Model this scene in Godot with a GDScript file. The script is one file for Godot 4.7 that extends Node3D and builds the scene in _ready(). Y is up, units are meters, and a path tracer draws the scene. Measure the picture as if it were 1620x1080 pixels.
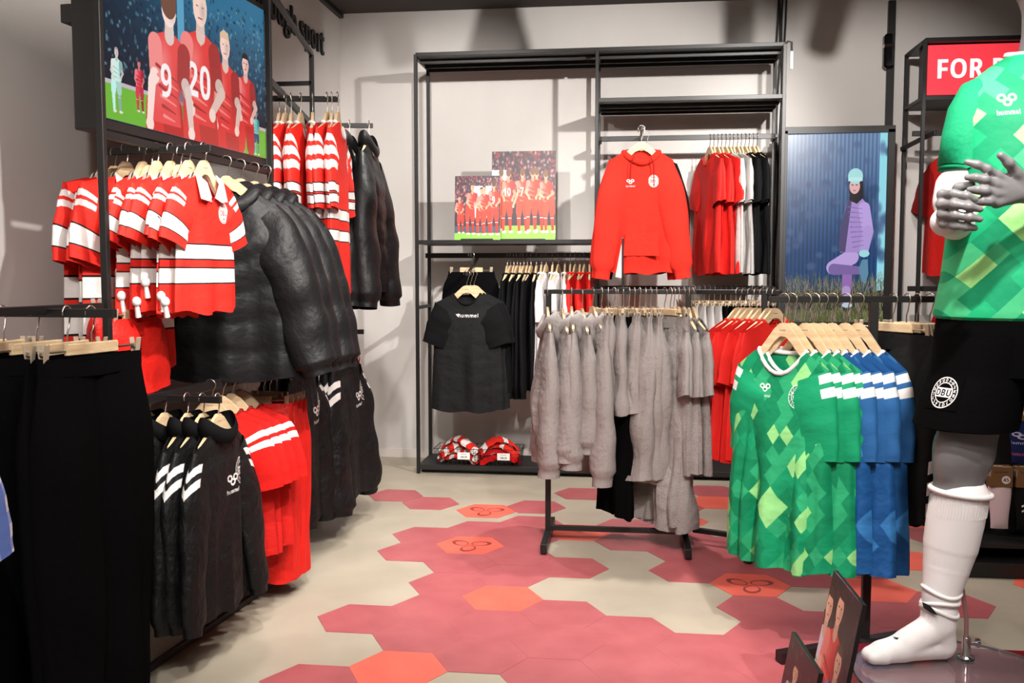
extends Node3D
# A sports clothing shop corner. World axes follow the back wall: x along it, z towards the viewer, metres.

const WALL_Z := -5.99
const WALL_X := -1.85
const FONT := "Droid Sans"

# ------------------------------------------------------------------ mesh builder
class MB:
	var v := PackedVector3Array()
	var n := PackedVector3Array()
	var uv := PackedVector2Array()
	var ix := PackedInt32Array()

	func tri(a: Vector3, b: Vector3, c: Vector3) -> void:
		var nn := (c - a).cross(b - a).normalized()
		var s := v.size()
		v.append_array([a, b, c])
		n.append_array([nn, nn, nn])
		uv.append_array([Vector2(a.x, a.y), Vector2(b.x, b.y), Vector2(c.x, c.y)])
		ix.append_array([s, s + 1, s + 2])

	func quad(a: Vector3, b: Vector3, c: Vector3, d: Vector3, u0 := Vector2.ZERO, u1 := Vector2.ONE) -> void:
		var nn := (c - a).cross(b - a).normalized()
		var s := v.size()
		v.append_array([a, b, c, d])
		n.append_array([nn, nn, nn, nn])
		uv.append_array([u0, Vector2(u1.x, u0.y), u1, Vector2(u0.x, u1.y)])
		ix.append_array([s, s + 1, s + 2, s, s + 2, s + 3])

	# rows of nu points each; closed joins the last column to the first (the last column repeats the first)
	func grid(p: PackedVector3Array, t: PackedVector2Array, nu: int, closed := false) -> void:
		var nv := p.size() / nu
		var s := v.size()
		var nn := PackedVector3Array()
		nn.resize(p.size())
		for j in nv - 1:
			for i in nu - 1:
				var k := j * nu + i
				var a := p[k]
				var b := p[k + 1]
				var c := p[k + nu + 1]
				var d := p[k + nu]
				var m := (c - a).cross(b - a) + (d - a).cross(c - a)
				nn[k] += m
				nn[k + 1] += m
				nn[k + nu] += m
				nn[k + nu + 1] += m
				ix.append_array([s + k, s + k + 1, s + k + nu + 1, s + k, s + k + nu + 1, s + k + nu])
		for j in nv:
			if closed:
				var m := nn[j * nu] + nn[j * nu + nu - 1]
				nn[j * nu] = m
				nn[j * nu + nu - 1] = m
		for k in nn.size():
			nn[k] = nn[k].normalized() if nn[k].length_squared() > 1e-20 else Vector3.UP
		v.append_array(p)
		n.append_array(nn)
		uv.append_array(t)

	# chamfered box in the frame b (its origin is the centre)
	func box(size: Vector3, b := Transform3D(), ch := 0.0015) -> void:
		var h := size * 0.5
		var c := minf(ch, minf(h.x, minf(h.y, h.z)) * 0.45)
		var ax := [Vector3.RIGHT, Vector3.UP, Vector3.BACK]
		for k in 3:
			var k1 := (k + 1) % 3
			var k2 := (k + 2) % 3
			for s in [-1.0, 1.0]:
				var o: Vector3 = ax[k] * h[k] * s
				var e1: Vector3 = ax[k1] * (h[k1] - c)
				var e2: Vector3 = ax[k2] * (h[k2] - c)
				if s > 0:
					quad(b * (o - e1 + e2), b * (o + e1 + e2), b * (o + e1 - e2), b * (o - e1 - e2))
				else:
					quad(b * (o - e1 - e2), b * (o + e1 - e2), b * (o + e1 + e2), b * (o - e1 + e2))
			if c > 0.0002:
				for s1 in [-1.0, 1.0]:
					for s2 in [-1.0, 1.0]:
						var l: Vector3 = ax[k] * (h[k] - c)
						var p1: Vector3 = ax[k1] * h[k1] * s1 + ax[k2] * (h[k2] - c) * s2
						var p2: Vector3 = ax[k1] * (h[k1] - c) * s1 + ax[k2] * h[k2] * s2
						if s1 * s2 > 0:
							quad(b * (p2 - l), b * (p2 + l), b * (p1 + l), b * (p1 - l))
						else:
							quad(b * (p1 - l), b * (p1 + l), b * (p2 + l), b * (p2 - l))

	# square bar between two points
	func bar(a: Vector3, c: Vector3, w := 0.02, h := 0.02, ch := 0.0015) -> void:
		var d := c - a
		var z := d.normalized()
		var upv := Vector3.UP if absf(z.y) < 0.9 else Vector3.BACK
		var x := upv.cross(z).normalized()
		var y := z.cross(x)
		box(Vector3(w, h, d.length()), Transform3D(Basis(x, y, z), (a + c) * 0.5), ch)

	func tube(path: PackedVector3Array, r, sides := 8, caps := true) -> void:
		var p := PackedVector3Array()
		var t := PackedVector2Array()
		var m := path.size()
		var last := Vector3.ZERO
		for i in m:
			var d := (path[mini(i + 1, m - 1)] - path[maxi(i - 1, 0)]).normalized()
			var x := Vector3.ZERO
			if i == 0:
				x = (Vector3.UP if absf(d.y) < 0.9 else Vector3.BACK).cross(d).normalized()
			else:
				x = (last - d * last.dot(d)).normalized()
			last = x
			var y := d.cross(x)
			var rr: float = r[i] if r is Array or r is PackedFloat32Array else r
			for k in sides + 1:
				var an := TAU * k / sides
				p.append(path[i] + (x * cos(an) + y * sin(an)) * rr)
				t.append(Vector2(float(k) / sides, float(i) / (m - 1)))
		grid(p, t, sides + 1, true)
		if caps:
			for e in [0, m - 1]:
				var ce: Vector3 = path[e]
				for k in sides:
					var a := p[e * (sides + 1) + k]
					var b := p[e * (sides + 1) + k + 1]
					if e == 0:
						tri(ce, b, a)
					else:
						tri(ce, a, b)

	# profile of (radius, height) turned about y at the place o
	func lathe(prof: PackedVector2Array, o := Vector3.ZERO, sides := 20) -> void:
		var p := PackedVector3Array()
		var t := PackedVector2Array()
		for i in prof.size():
			for k in sides + 1:
				var an := TAU * k / sides
				p.append(o + Vector3(cos(an) * prof[i].x, prof[i].y, sin(an) * prof[i].x))
				t.append(Vector2(float(k) / sides, float(i) / (prof.size() - 1)))
		grid(p, t, sides + 1, true)

	func ellipsoid(c: Vector3, r: Vector3, nu := 14, nv := 9) -> void:
		var p := PackedVector3Array()
		var t := PackedVector2Array()
		for j in nv + 1:
			for i in nu + 1:
				var a := TAU * i / nu
				var b := PI * j / nv
				p.append(c + Vector3(cos(a) * sin(b) * r.x, cos(b) * r.y, sin(a) * sin(b) * r.z))
				t.append(Vector2(float(i) / nu, float(j) / nv))
		grid(p, t, nu + 1, true)

	# flat convex or simple outline (x, y) given a thickness along z, in the frame b
	func slab(o: PackedVector2Array, th: float, b := Transform3D()) -> void:
		var q := Geometry2D.triangulate_polygon(o)
		for k in q.size() / 3:
			var a := o[q[k * 3]]
			var c := o[q[k * 3 + 1]]
			var d := o[q[k * 3 + 2]]
			if (c - a).cross(d - a) > 0:
				var s := c
				c = d
				d = s
			tri(b * Vector3(a.x, a.y, th * 0.5), b * Vector3(c.x, c.y, th * 0.5), b * Vector3(d.x, d.y, th * 0.5))
			tri(b * Vector3(a.x, a.y, -th * 0.5), b * Vector3(d.x, d.y, -th * 0.5), b * Vector3(c.x, c.y, -th * 0.5))
		for k in o.size():
			var a := o[k]
			var c := o[(k + 1) % o.size()]
			quad(b * Vector3(a.x, a.y, th * 0.5), b * Vector3(c.x, c.y, th * 0.5), b * Vector3(c.x, c.y, -th * 0.5), b * Vector3(a.x, a.y, -th * 0.5))

	func mesh() -> ArrayMesh:
		var a := []
		a.resize(Mesh.ARRAY_MAX)
		a[Mesh.ARRAY_VERTEX] = v
		a[Mesh.ARRAY_NORMAL] = n
		a[Mesh.ARRAY_TEX_UV] = uv
		a[Mesh.ARRAY_INDEX] = ix
		var m := ArrayMesh.new()
		m.add_surface_from_arrays(Mesh.PRIMITIVE_TRIANGLES, a)
		return m


# ------------------------------------------------------------------ flat print
class Pic:
	var im: Image
	var w: int
	var h: int

	func _init(ww: int, hh: int, c: Color) -> void:
		w = ww
		h = hh
		im = Image.create(w, h, false, Image.FORMAT_RGB8)
		im.fill(c)

	func dot(x: int, y: int, c: Color, a := 1.0) -> void:
		if x >= 0 and y >= 0 and x < w and y < h:
			im.set_pixel(x, y, c if a >= 1.0 else im.get_pixel(x, y).lerp(c, a))

	func ell(cx: float, cy: float, rx: float, ry: float, c: Color, soft := 0.0, a := 1.0) -> void:
		for y in range(maxi(0, int(cy - ry) - 1), mini(h, int(cy + ry) + 2)):
			for x in range(maxi(0, int(cx - rx) - 1), mini(w, int(cx + rx) + 2)):
				var d := sqrt(pow((x + 0.5 - cx) / rx, 2) + pow((y + 0.5 - cy) / ry, 2))
				if d < 1.0:
					dot(x, y, c, a * (1.0 if soft <= 0.0 else clampf((1.0 - d) / soft, 0, 1)))

	func ring(cx: float, cy: float, r0: float, r1: float, c: Color, kx := 1.0) -> void:
		for y in range(int(cy - r1) - 1, int(cy + r1) + 2):
			for x in range(int(cx - r1 * kx) - 1, int(cx + r1 * kx) + 2):
				var d := sqrt(pow((x + 0.5 - cx) / kx, 2) + pow(y + 0.5 - cy, 2))
				if d >= r0 and d <= r1:
					dot(x, y, c)

	func poly(p: PackedVector2Array, c: Color, a := 1.0) -> void:
		var lo := p[0]
		var hi := p[0]
		for q in p:
			lo = lo.min(q)
			hi = hi.max(q)
		for y in range(maxi(0, int(lo.y)), mini(h, int(hi.y) + 1)):
			var xs := []
			for k in p.size():
				var s := p[k]
				var e := p[(k + 1) % p.size()]
				if (s.y <= y + 0.5) != (e.y <= y + 0.5):
					xs.append(s.x + (y + 0.5 - s.y) / (e.y - s.y) * (e.x - s.x))
			xs.sort()
			for k in xs.size() / 2:
				for x in range(maxi(0, int(round(xs[2 * k]))), mini(w, int(round(xs[2 * k + 1])))):
					dot(x, y, c, a)

	func line(a: Vector2, b: Vector2, r0: float, r1: float, c: Color) -> void:
		var d := (b - a).normalized().orthogonal()
		poly(PackedVector2Array([a + d * r0, b + d * r1, b - d * r1, a - d * r0]), c)
		ell(a.x, a.y, r0, r0, c)
		ell(b.x, b.y, r1, r1, c)

	func rect(x: float, y: float, ww: float, hh: float, c: Color) -> void:
		im.fill_rect(Rect2i(int(x), int(y), maxi(1, int(ww)), maxi(1, int(hh))), c)

	# words set to the height hh; xs squeezes them; ang turns them
	func words(s: String, cx: float, cy: float, hh: float, c: Color, xs := 1.0, ang := 0.0) -> void:
		var tm := TextMesh.new()
		var f := SystemFont.new()
		f.font_names = PackedStringArray([FONT])
		f.font_weight = 700
		tm.font = f
		tm.text = s
		tm.font_size = 32
		tm.pixel_size = 0.01
		tm.depth = 0.0
		tm.curve_step = 2.0
		var a := tm.get_mesh_arrays()
		var vs: PackedVector3Array = a[Mesh.ARRAY_VERTEX]
		var idx = a[Mesh.ARRAY_INDEX]
		var lo := Vector3(1e9, 1e9, 0)
		var hi := -lo
		for q in vs:
			lo = lo.min(q)
			hi = hi.max(q)
		var k := hh / (hi.y - lo.y)
		var mid := (lo + hi) * 0.5
		var cnt: int = idx.size() if idx else vs.size()
		for t in cnt / 3:
			var tr := PackedVector2Array()
			for j in 3:
				var q: Vector3 = vs[idx[t * 3 + j] if idx else t * 3 + j]
				tr.append(Vector2(cx, cy) + Vector2((q.x - mid.x) * k * xs, -(q.y - mid.y) * k).rotated(ang))
			poly(tr, c)

	func tex() -> ImageTexture:
		im.generate_mipmaps()
		return ImageTexture.create_from_image(im)


# ------------------------------------------------------------------ nodes, names, labels
const ORD := ["first", "second", "third", "fourth", "fifth", "sixth", "seventh", "eighth", "ninth", "tenth", "eleventh", "twelfth", "thirteenth", "fourteenth"]
var M := {}
var cache := {}
var names := {}

func numbered(called: String) -> String:
	names[called] = names.get(called, -1) + 1
	return called if names[called] == 0 else "%s_%03d" % [called, names[called]]

func obj(called: String, mesh: Mesh, m: Material, parent: Node = self) -> MeshInstance3D:
	var o := MeshInstance3D.new()
	o.mesh = mesh
	o.material_override = m
	o.name = numbered(called) if parent == self else called
	parent.add_child(o, true)
	return o

func thing(called: String, label: String, category: String, at := Vector3.ZERO, turn := 0.0, group := "") -> Node3D:
	var o := Node3D.new()
	o.name = numbered(called)
	add_child(o)
	o.position = at
	o.rotation.y = turn
	return tag(o, label, category, group)

func tag(o: Node3D, label: String, category: String, group := "") -> Node3D:
	o.set_meta("label", label)
	o.set_meta("category", category)
	if group != "":
		o.set_meta("group", group)
	return o

func struct(called: String, mesh: Mesh, m: Material) -> MeshInstance3D:
	var o := MeshInstance3D.new()
	o.mesh = mesh
	o.material_override = m
	o.name = called
	add_child(o)
	o.set_meta("kind", "structure")
	return o

func one_box(size: Vector3, c := Vector3.ZERO, ch := 0.0015) -> ArrayMesh:
	var b := MB.new()
	b.box(size, Transform3D(Basis(), c), ch)
	return b.mesh()

func bars(list: Array, w := 0.02, h := 0.02) -> ArrayMesh:
	var b := MB.new()
	for q in list:
		b.bar(q[0], q[1], w, h)
	return b.mesh()

func mat(c: Color, rough := 0.8, metal := 0.0, spec := 0.5) -> StandardMaterial3D:
	var m := StandardMaterial3D.new()
	m.albedo_color = c
	m.roughness = rough
	m.metallic = metal
	m.metallic_specular = spec
	m.cull_mode = BaseMaterial3D.CULL_DISABLED
	return m

func noise_tex(freq: float, normal: bool, strength := 4.0, seed_n := 1, size := 512, lo := Color.BLACK, hi := Color.WHITE) -> NoiseTexture2D:
	var f := FastNoiseLite.new()
	f.seed = seed_n
	f.frequency = freq
	f.fractal_octaves = 4
	var t := NoiseTexture2D.new()
	t.noise = f
	t.width = size
	t.height = size
	t.seamless = true
	t.as_normal_map = normal
	t.bump_strength = strength
	if not normal:
		var g := Gradient.new()
		g.set_color(0, lo)
		g.set_color(1, hi)
		t.color_ramp = g
	return t

func cloth(c: Color, rough := 0.85, nm: Texture2D = null, ns := 0.6, tex: Texture2D = null, sc := 3.0) -> StandardMaterial3D:
	var m := mat(c, rough, 0.0, 0.35)
	if tex:
		m.albedo_texture = tex
		m.albedo_color = Color.WHITE
	if nm:
		m.normal_enabled = true
		m.normal_texture = nm
		m.normal_scale = ns
		if tex == null:
			m.uv1_scale = Vector3(sc, sc, 1)
	return m

func glow(c: Color, e: float, tex: Texture2D = null) -> StandardMaterial3D:
	var m := mat(c if tex == null else Color(0.02, 0.02, 0.02), 0.3)
	m.emission_enabled = true
	m.emission = c
	m.emission_energy_multiplier = e
	if tex:
		m.emission_operator = BaseMaterial3D.EMISSION_OP_MULTIPLY
		m.emission = Color.WHITE
		m.emission_texture = tex
	return m

# ------------------------------------------------------------------ clothes
# Every garment hangs from the origin (the middle of the rail): x is its width, +z its front.

func sm(a: float, b: float, x: float) -> float:
	var t := clampf((x - a) / (b - a), 0.0, 1.0)
	return t * t * (3.0 - 2.0 * t)

func shoulder_y(s: Dictionary, x: float) -> float:
	return s.y0 - s.slope * maxf(0.0, (absf(x) - s.nk) / (s.sw - s.nk))

func shirt_meshes(key: String, s: Dictionary, variant := 0) -> Dictionary:
	var id := "%s#%d" % [key, variant]
	if cache.has(id):
		return cache[id]
	var rng := RandomNumberGenerator.new()
	rng.seed = hash(id)
	var out := {}
	var b := MB.new()
	var nu: int = 27
	var nv: int = s.get("rows", 24)
	var quilt: float = s.get("quilt", 0.0)
	var flare: float = s.get("flare", 0.02)
	var wm: float = maxf(s.w + flare, s.sw)
	var k1 := rng.randf_range(5.0, 7.0)
	var k2 := rng.randf_range(9.0, 13.0)
	var ph := [rng.randf() * TAU, rng.randf() * TAU, rng.randf() * TAU, rng.randf() * TAU]
	var lean: float = rng.randf_range(-1, 1) * s.get("sway", 0.012)
	for side in [1.0, -1.0]:
		var p := PackedVector3Array()
		var t := PackedVector2Array()
		for j in nv + 1:
			var v := float(j) / nv
			var hw: float = lerpf(s.sw, s.w, sm(0.02, 0.26, v)) + flare * sm(0.3, 1.0, v)
			for i in nu:
				var q: float = -cos(PI * i / (nu - 1)) * side
				var x: float = q * hw
				var top: float = shoulder_y(s, q * s.sw)
				var neck: bool = absf(q * s.sw) < s.nk
				if neck:
					var c: float = 1.0 - pow(q * s.sw / s.nk, 2)
					if s.get("vee", false) and side > 0:
						c = 1.0 - absf(q * s.sw / s.nk)
					top = s.y0 - (s.scoop if side > 0 else 0.012) * c
				var y: float = lerpf(top, s.y0 - s.L + 0.012 * q * q, v) + 0.006 * sin(q * 7.0 + ph[0]) * v
				var pf := sqrt(maxf(0.0, 1.0 - q * q))
				var d: float = lerpf(0.022 if neck else 0.016, s.d, sm(0.0, 0.3, v))
				var z: float = side * pf * d
				var am: float = s.fold * sm(0.1, 0.8, v) * sqrt(pf)
				var w1 := sin(q * k1 + ph[1] + v * 1.2)
				var w2 := sin(q * k2 + ph[2] - v * 1.6 + side * 0.7)
				z += am * (1.1 * signf(w1) * pow(absf(w1), 0.75) + 0.55 * w2 + 0.25 * sin(q * 23.0 + ph[3] + v * 3.0))
				z += 0.4 * am * sin(v * 13.0 + q * 5.0 + ph[3]) * (1.0 - v)
				x *= 1.0 - 0.25 * am / maxf(s.w, 0.1)
				if quilt > 0.0:
					z += side * quilt * pf * absf(sin(PI * (v * s.get("bands", 9.0))))
				if s.get("hem_band", 0.0) > 0.0 and v > 1.0 - s.hem_band:
					x *= 0.965
					z *= 0.8
				p.append(Vector3(x + lean * v, y, z))
				t.append(Vector2((x / wm * 0.25 + 0.25) if side > 0 else (0.75 - x / wm * 0.25), (s.y0 - y) / s.L))
		b.grid(p, t, nu)
	out["body"] = b.mesh()
	for sx in [-1.0, 1.0]:
		out["sleeve_l" if sx > 0 else "sleeve_r"] = sleeve_mesh(s, sx, rng)
	match s.get("collar", "rib"):
		"rib": out["collar"] = neck_band(s, 0.007, 0.0)
		"stand": out["collar"] = neck_band(s, 0.012, s.get("stand", 0.045))
		"polo": out["collar"] = polo_collar(s)
		"hood": out["collar"] = hood_mesh(s)
	cache[id] = out
	return out

func sleeve_mesh(s: Dictionary, sx: float, rng: RandomNumberGenerator) -> ArrayMesh:
	var b := MB.new()
	var nt: int = s.get("sleeve_rows", 14)
	var nr := 16
	var a0: float = deg_to_rad(s.ang0)
	var a1: float = deg_to_rad(s.ang1 + rng.randf_range(-4, 4))
	var p0 := Vector3(sx * cos(a0), sin(a0), 0)
	var c: Vector3 = Vector3(sx * s.sw, shoulder_y(s, s.sw), 0) - p0 * s.r0 * 0.96
	var p := PackedVector3Array()
	var t := PackedVector2Array()
	var ph := [rng.randf() * TAU, rng.randf() * TAU, rng.randf() * TAU]
	var fwd: float = s.get("forward", 0.01) + rng.randf_range(-0.01, 0.01)
	var puff: float = s.get("puff", 0.0)
	var cuff: float = s.get("cuff", 0.0)
	for j in nt + 1:
		var v := float(j) / nt
		var an := lerpf(a0, a1, sm(0.0, s.get("drop", 0.45), v))
		var dir := Vector3(sx * sin(an), -cos(an), 0)
		if j > 0:
			c += dir * (s.sl / nt)
		var ax := Vector3(sx * cos(an), sin(an), 0)
		var ra: float = lerpf(s.r0, s.r1, pow(v, 0.8))
		var rb: float = lerpf(maxf(s.d, 0.02), s.get("cuffd", maxf(s.d * 0.8, 0.02)), v) * lerpf(0.55, 1.0, sm(0.0, 0.25, v))
		if puff > 0.0:
			var bump := absf(sin(PI * v * s.get("puffs", 7.0)))
			ra += puff * bump
			rb += puff * bump
		if cuff > 0.0 and v > 1.0 - cuff:
			ra *= 0.72
			rb *= 0.8
		for k in nr + 1:
			var f := PI + TAU * k / nr
			var wv: float = 1.0 + s.get("crease", 0.1) * (sin(v * 11.0 + 2.0 * f + ph[0]) * 0.6 + sin(v * 23.0 - f + ph[1]) * 0.4)
			p.append(c + ax * ra * cos(f) * (1.0 + (wv - 1.0) * 0.35) + Vector3.BACK * (rb * sin(f) * wv + fwd * v))
			t.append(Vector2(float(k) / nr, v))
	b.grid(p, t, nr + 1, true)
	return b.mesh()

func neck_band(s: Dictionary, r: float, stand: float) -> ArrayMesh:
	var b := MB.new()
	var n := 26
	if stand <= 0.0:
		var path := PackedVector3Array()
		for k in n + 1:
			var a := TAU * k / n
			var x: float = s.nk * cos(a)
			var c := 1.0 - pow(cos(a), 2)
			path.append(Vector3(x, s.y0 - (s.scoop if sin(a) > 0 else 0.012) * c, 0.023 * sin(a)))
		b.tube(path, r, 6, false)
		return b.mesh()
	var p := PackedVector3Array()
	var t := PackedVector2Array()
	for j in 6:
		var v := j / 5.0
		for k in n + 1:
			var a := TAU * k / n
			var c := 1.0 - pow(cos(a), 2)
			var base: float = s.y0 - (s.scoop if sin(a) > 0 else 0.012) * c - 0.01
			var out := 1.0 + 0.12 * sin(v * PI)
			p.append(Vector3(s.nk * cos(a) * out * 1.08, base + stand * v * (1.0 - 0.25 * maxf(0, sin(a))), (0.036 + 0.008 * sin(v * PI)) * sin(a) * 1.1))
			t.append(Vector2(float(k) / n, v))
	b.grid(p, t, n + 1, true)
	return b.mesh()

func polo_collar(s: Dictionary) -> ArrayMesh:
	var b := MB.new()
	# the fold round the back of the neck and the two leaves lying on the chest
	var p := PackedVector3Array()
	var t := PackedVector2Array()
	for j in 5:
		var v := j / 4.0
		for k in 13:
			var a := PI + PI * k / 12.0
			p.append(Vector3(s.nk * cos(a) * (1.0 + 0.25 * v), s.y0 + 0.012 - 0.035 * v * absf(sin(a)) - 0.02 * v * v, 0.03 * sin(a) * (0.7 + 0.9 * v)))
			t.append(Vector2(k / 12.0, v))
	b.grid(p, t, 13)
	for sx in [-1.0, 1.0]:
		var o := [Vector3(s.nk, 0.012, 0.004), Vector3(s.nk * 1.3, -0.008, 0.02), Vector3(s.nk * 1.28, -0.07, s.d + 0.012), Vector3(s.nk * 0.62, -0.075, s.d + 0.014), Vector3(0.008, -0.062, s.d + 0.008), Vector3(s.nk * 0.55, -0.02, 0.03)]
		for q in o.size():
			o[q] = Vector3(o[q].x * sx, o[q].y + s.y0, o[q].z)
		b.tri(o[0], o[1], o[5])
		b.tri(o[1], o[2], o[5])
		b.tri(o[2], o[3], o[5])
		b.tri(o[3], o[4], o[5])
	return b.mesh()

func hood_mesh(s: Dictionary) -> ArrayMesh:
	var b := MB.new()
	var p := PackedVector3Array()
	var t := PackedVector2Array()
	var n := 28
	var nr := 12
	for k in n + 1:
		var a := TAU * k / n
		var back := maxf(0.0, -sin(a))
		var fr := maxf(0.0, sin(a))
		var c := Vector3(s.nk * 1.12 * cos(a), s.y0 - 0.012 - 0.055 * fr * fr - 0.03 * back, (0.03 + 0.012 * back) * sin(a))
		var rr: float = s.get("hood", 0.028) * (0.62 + 0.75 * back)
		var outw := Vector3(cos(a), 0, sin(a) * 0.6).normalized()
		for q in nr + 1:
			var f := TAU * q / nr
			var wv := 1.0 + 0.1 * sin(f * 3.0 + a * 4.0)
			p.append(c + outw * rr * cos(f) * wv + Vector3.UP * (rr * (1.25 + 0.7 * back) * sin(f) * wv - rr * 0.4 * back))
			t.append(Vector2(float(q) / nr, float(k) / n))
	b.grid(p, t, nr + 1, true)
	return b.mesh()

func pants_meshes(key: String, s: Dictionary, variant := 0) -> Dictionary:
	var id := "%s#%d" % [key, variant]
	if cache.has(id):
		return cache[id]
	var rng := RandomNumberGenerator.new()
	rng.seed = hash(id)
	var out := {}
	var nr := 22
	var nv: int = s.get("rows", 22)
	for sx in [-1.0, 1.0]:
		var b := MB.new()
		var p := PackedVector3Array()
		var t := PackedVector2Array()
		var ph := [rng.randf() * TAU, rng.randf() * TAU, rng.randf() * TAU]
		var bend: float = rng.randf_range(-1, 1) * s.get("sway", 0.02)
		for j in nv + 1:
			var v := float(j) / nv
			var half: float = lerpf(s.w * 0.52, s.thigh, sm(0.0, 0.25, v))
			half = lerpf(half, s.hem, sm(0.25, 1.0, v))
			var dep: float = lerpf(0.014, s.d, sm(0.0, 0.25, v)) * lerpf(1.0, s.get("hemd", 0.8), sm(0.4, 1.0, v))
			if s.get("cuff", 0.0) > 0.0 and v > 1.0 - s.cuff:
				half *= 0.78
			var cx: float = sx * (lerpf(s.w * 0.5, s.get("gap", s.w * 0.52), v))
			for k in nr + 1:
				var f := PI + TAU * k / nr
				var fo: float = 1.3 * s.fold * sm(0.03, 0.4, v) * (sin(3.0 * f + ph[0] + v * 2.0) * 0.6 + sin(5.0 * f + ph[1] - v * 3.0) * 0.4 + sin(9.0 * f + ph[2] + v * 4.0) * 0.25)
				fo += s.fold * 0.5 * sin(v * 17.0 + f + ph[2]) * v
				var pl := 0.003 * sin(f * 14.0) if v < 0.05 else 0.0
				p.append(Vector3(cx + (half + fo * 0.4) * cos(f) + bend * v, s.y0 - s.L * v - 0.008 * sin(f * 2.0 + ph[0]) * v, (dep + fo + pl) * sin(f)))
				t.append(Vector2(float(k) / nr, v))
		b.grid(p, t, nr + 1, true)
		out["leg_l" if sx > 0 else "leg_r"] = b.mesh()
	var wb := MB.new()
	var pp := PackedVector3Array()
	var tt := PackedVector2Array()
	for j in 4:
		for k in 41:
			var a := TAU * k / 40
			var g := 0.0015 * sin(k * 2.6)
			pp.append(Vector3((s.w * 1.035) * cos(a), s.y0 + 0.004 - 0.038 * j / 3.0 - 0.012 * pow(sin(a), 2) * (1.0 if a > PI else s.get("sag", 1.4)), (0.0165 + g + 0.004 * j / 3.0) * sin(a)))
			tt.append(Vector2(k / 40.0, j / 3.0))
	wb.grid(pp, tt, 41, true)
	out["waistband"] = wb.mesh()
	cache[id] = out
	return out

# mats: body, sleeve (optional), collar (optional)
func hang_shirt(called: String, key: String, s: Dictionary, mats: Array, at: Vector3, turn: float, label: String, category: String, group := "", variant := 0) -> Node3D:
	var ms := shirt_meshes(key, s, variant)
	var t := thing(called, label, category, at, turn, group)
	obj("body", ms.body, mats[0], t)
	var sm_: Material = mats[1] if mats.size() > 1 and mats[1] else mats[0]
	obj("sleeve", ms.sleeve_l, sm_, t)
	obj("sleeve", ms.sleeve_r, sm_, t)
	if ms.has("collar"):
		obj("hood" if s.get("collar", "") == "hood" else "collar", ms.collar, mats[2] if mats.size() > 2 and mats[2] else mats[0], t)
	return t

func hang_pants(called: String, key: String, s: Dictionary, m: Material, at: Vector3, turn: float, label: String, category: String, group := "", variant := 0) -> Node3D:
	var ms := pants_meshes(key, s, variant)
	var t := thing(called, label, category, at, turn, group)
	obj("leg", ms.leg_l, m, t)
	obj("leg", ms.leg_r, m, t)
	obj("waistband", ms.waistband, m, t)
	return t

func hook_path(drop: float) -> PackedVector3Array:
	var path := PackedVector3Array([Vector3(0, -drop, 0), Vector3(0, -0.048, 0), Vector3(0.006, -0.038, 0)])
	for k in 9:
		var a := deg_to_rad(-52.0 + 250.0 * k / 8.0)
		path.append(Vector3(cos(a), sin(a), 0) * 0.0185)
	return path

# a wooden shirt hanger; hw half its width, y0 where the neck of the garment hangs, slope the fall of its arms
func shirt_hanger(hw: float, y0: float, slope: float, nk: float, tongue: float, at: Vector3, turn: float, label: String, group: String, printed := false) -> Node3D:
	var id := "hanger%.3f %.3f %.3f %.3f" % [hw, y0, slope, tongue]
	if not cache.has(id):
		var b := MB.new()
		b.tube(hook_path(-y0 - tongue + 0.012), 0.0021, 6)
		var w := MB.new()
		var up := PackedVector2Array()
		var lo := PackedVector2Array()
		for k in 25:
			var q := -1.0 + 2.0 * k / 24.0
			var x := q * hw
			var ax := absf(x)
			var top: float = y0 + tongue - (tongue + 0.008) * clampf((ax - 0.016) / (nk - 0.016), 0.0, 1.0)
			if ax < 0.022:
				top = minf(top, y0 + tongue - pow(ax / 0.022, 3) * 0.012)
			if ax > nk:
				top = y0 - 0.008 - slope * (ax - nk) / (hw - nk) * 0.86
			var bot: float = y0 + tongue - 0.042 - (tongue + 0.02) * clampf((ax - 0.006) / (nk * 1.2), 0.0, 1.0)
			if ax > nk * 0.7:
				bot = minf(bot, top - 0.022)
			bot = maxf(bot, top - 0.042)
			up.append(Vector2(x, top))
			lo.append(Vector2(x, bot))
		var o := PackedVector2Array(up)
		for k in range(24, -1, -1):
			o.append(lo[k])
		w.slab(o, 0.011)
		var pr := MB.new()
		pr.box(Vector3(0.026, 0.0055, 0.0004), Transform3D(Basis(), Vector3(0, y0 + tongue - 0.022, 0.0059)), 0.0)
		cache[id] = [b.mesh(), w.mesh(), pr.mesh()]
	var t := thing("wooden_hanger", label, "hanger", at, turn, group)
	obj("hook", cache[id][0], M.steel, t)
	var a := obj("hanger_arms", cache[id][1], M.beech, t)
	if printed:
		obj("brand_print", cache[id][2], M.print, a)
	return t

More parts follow.
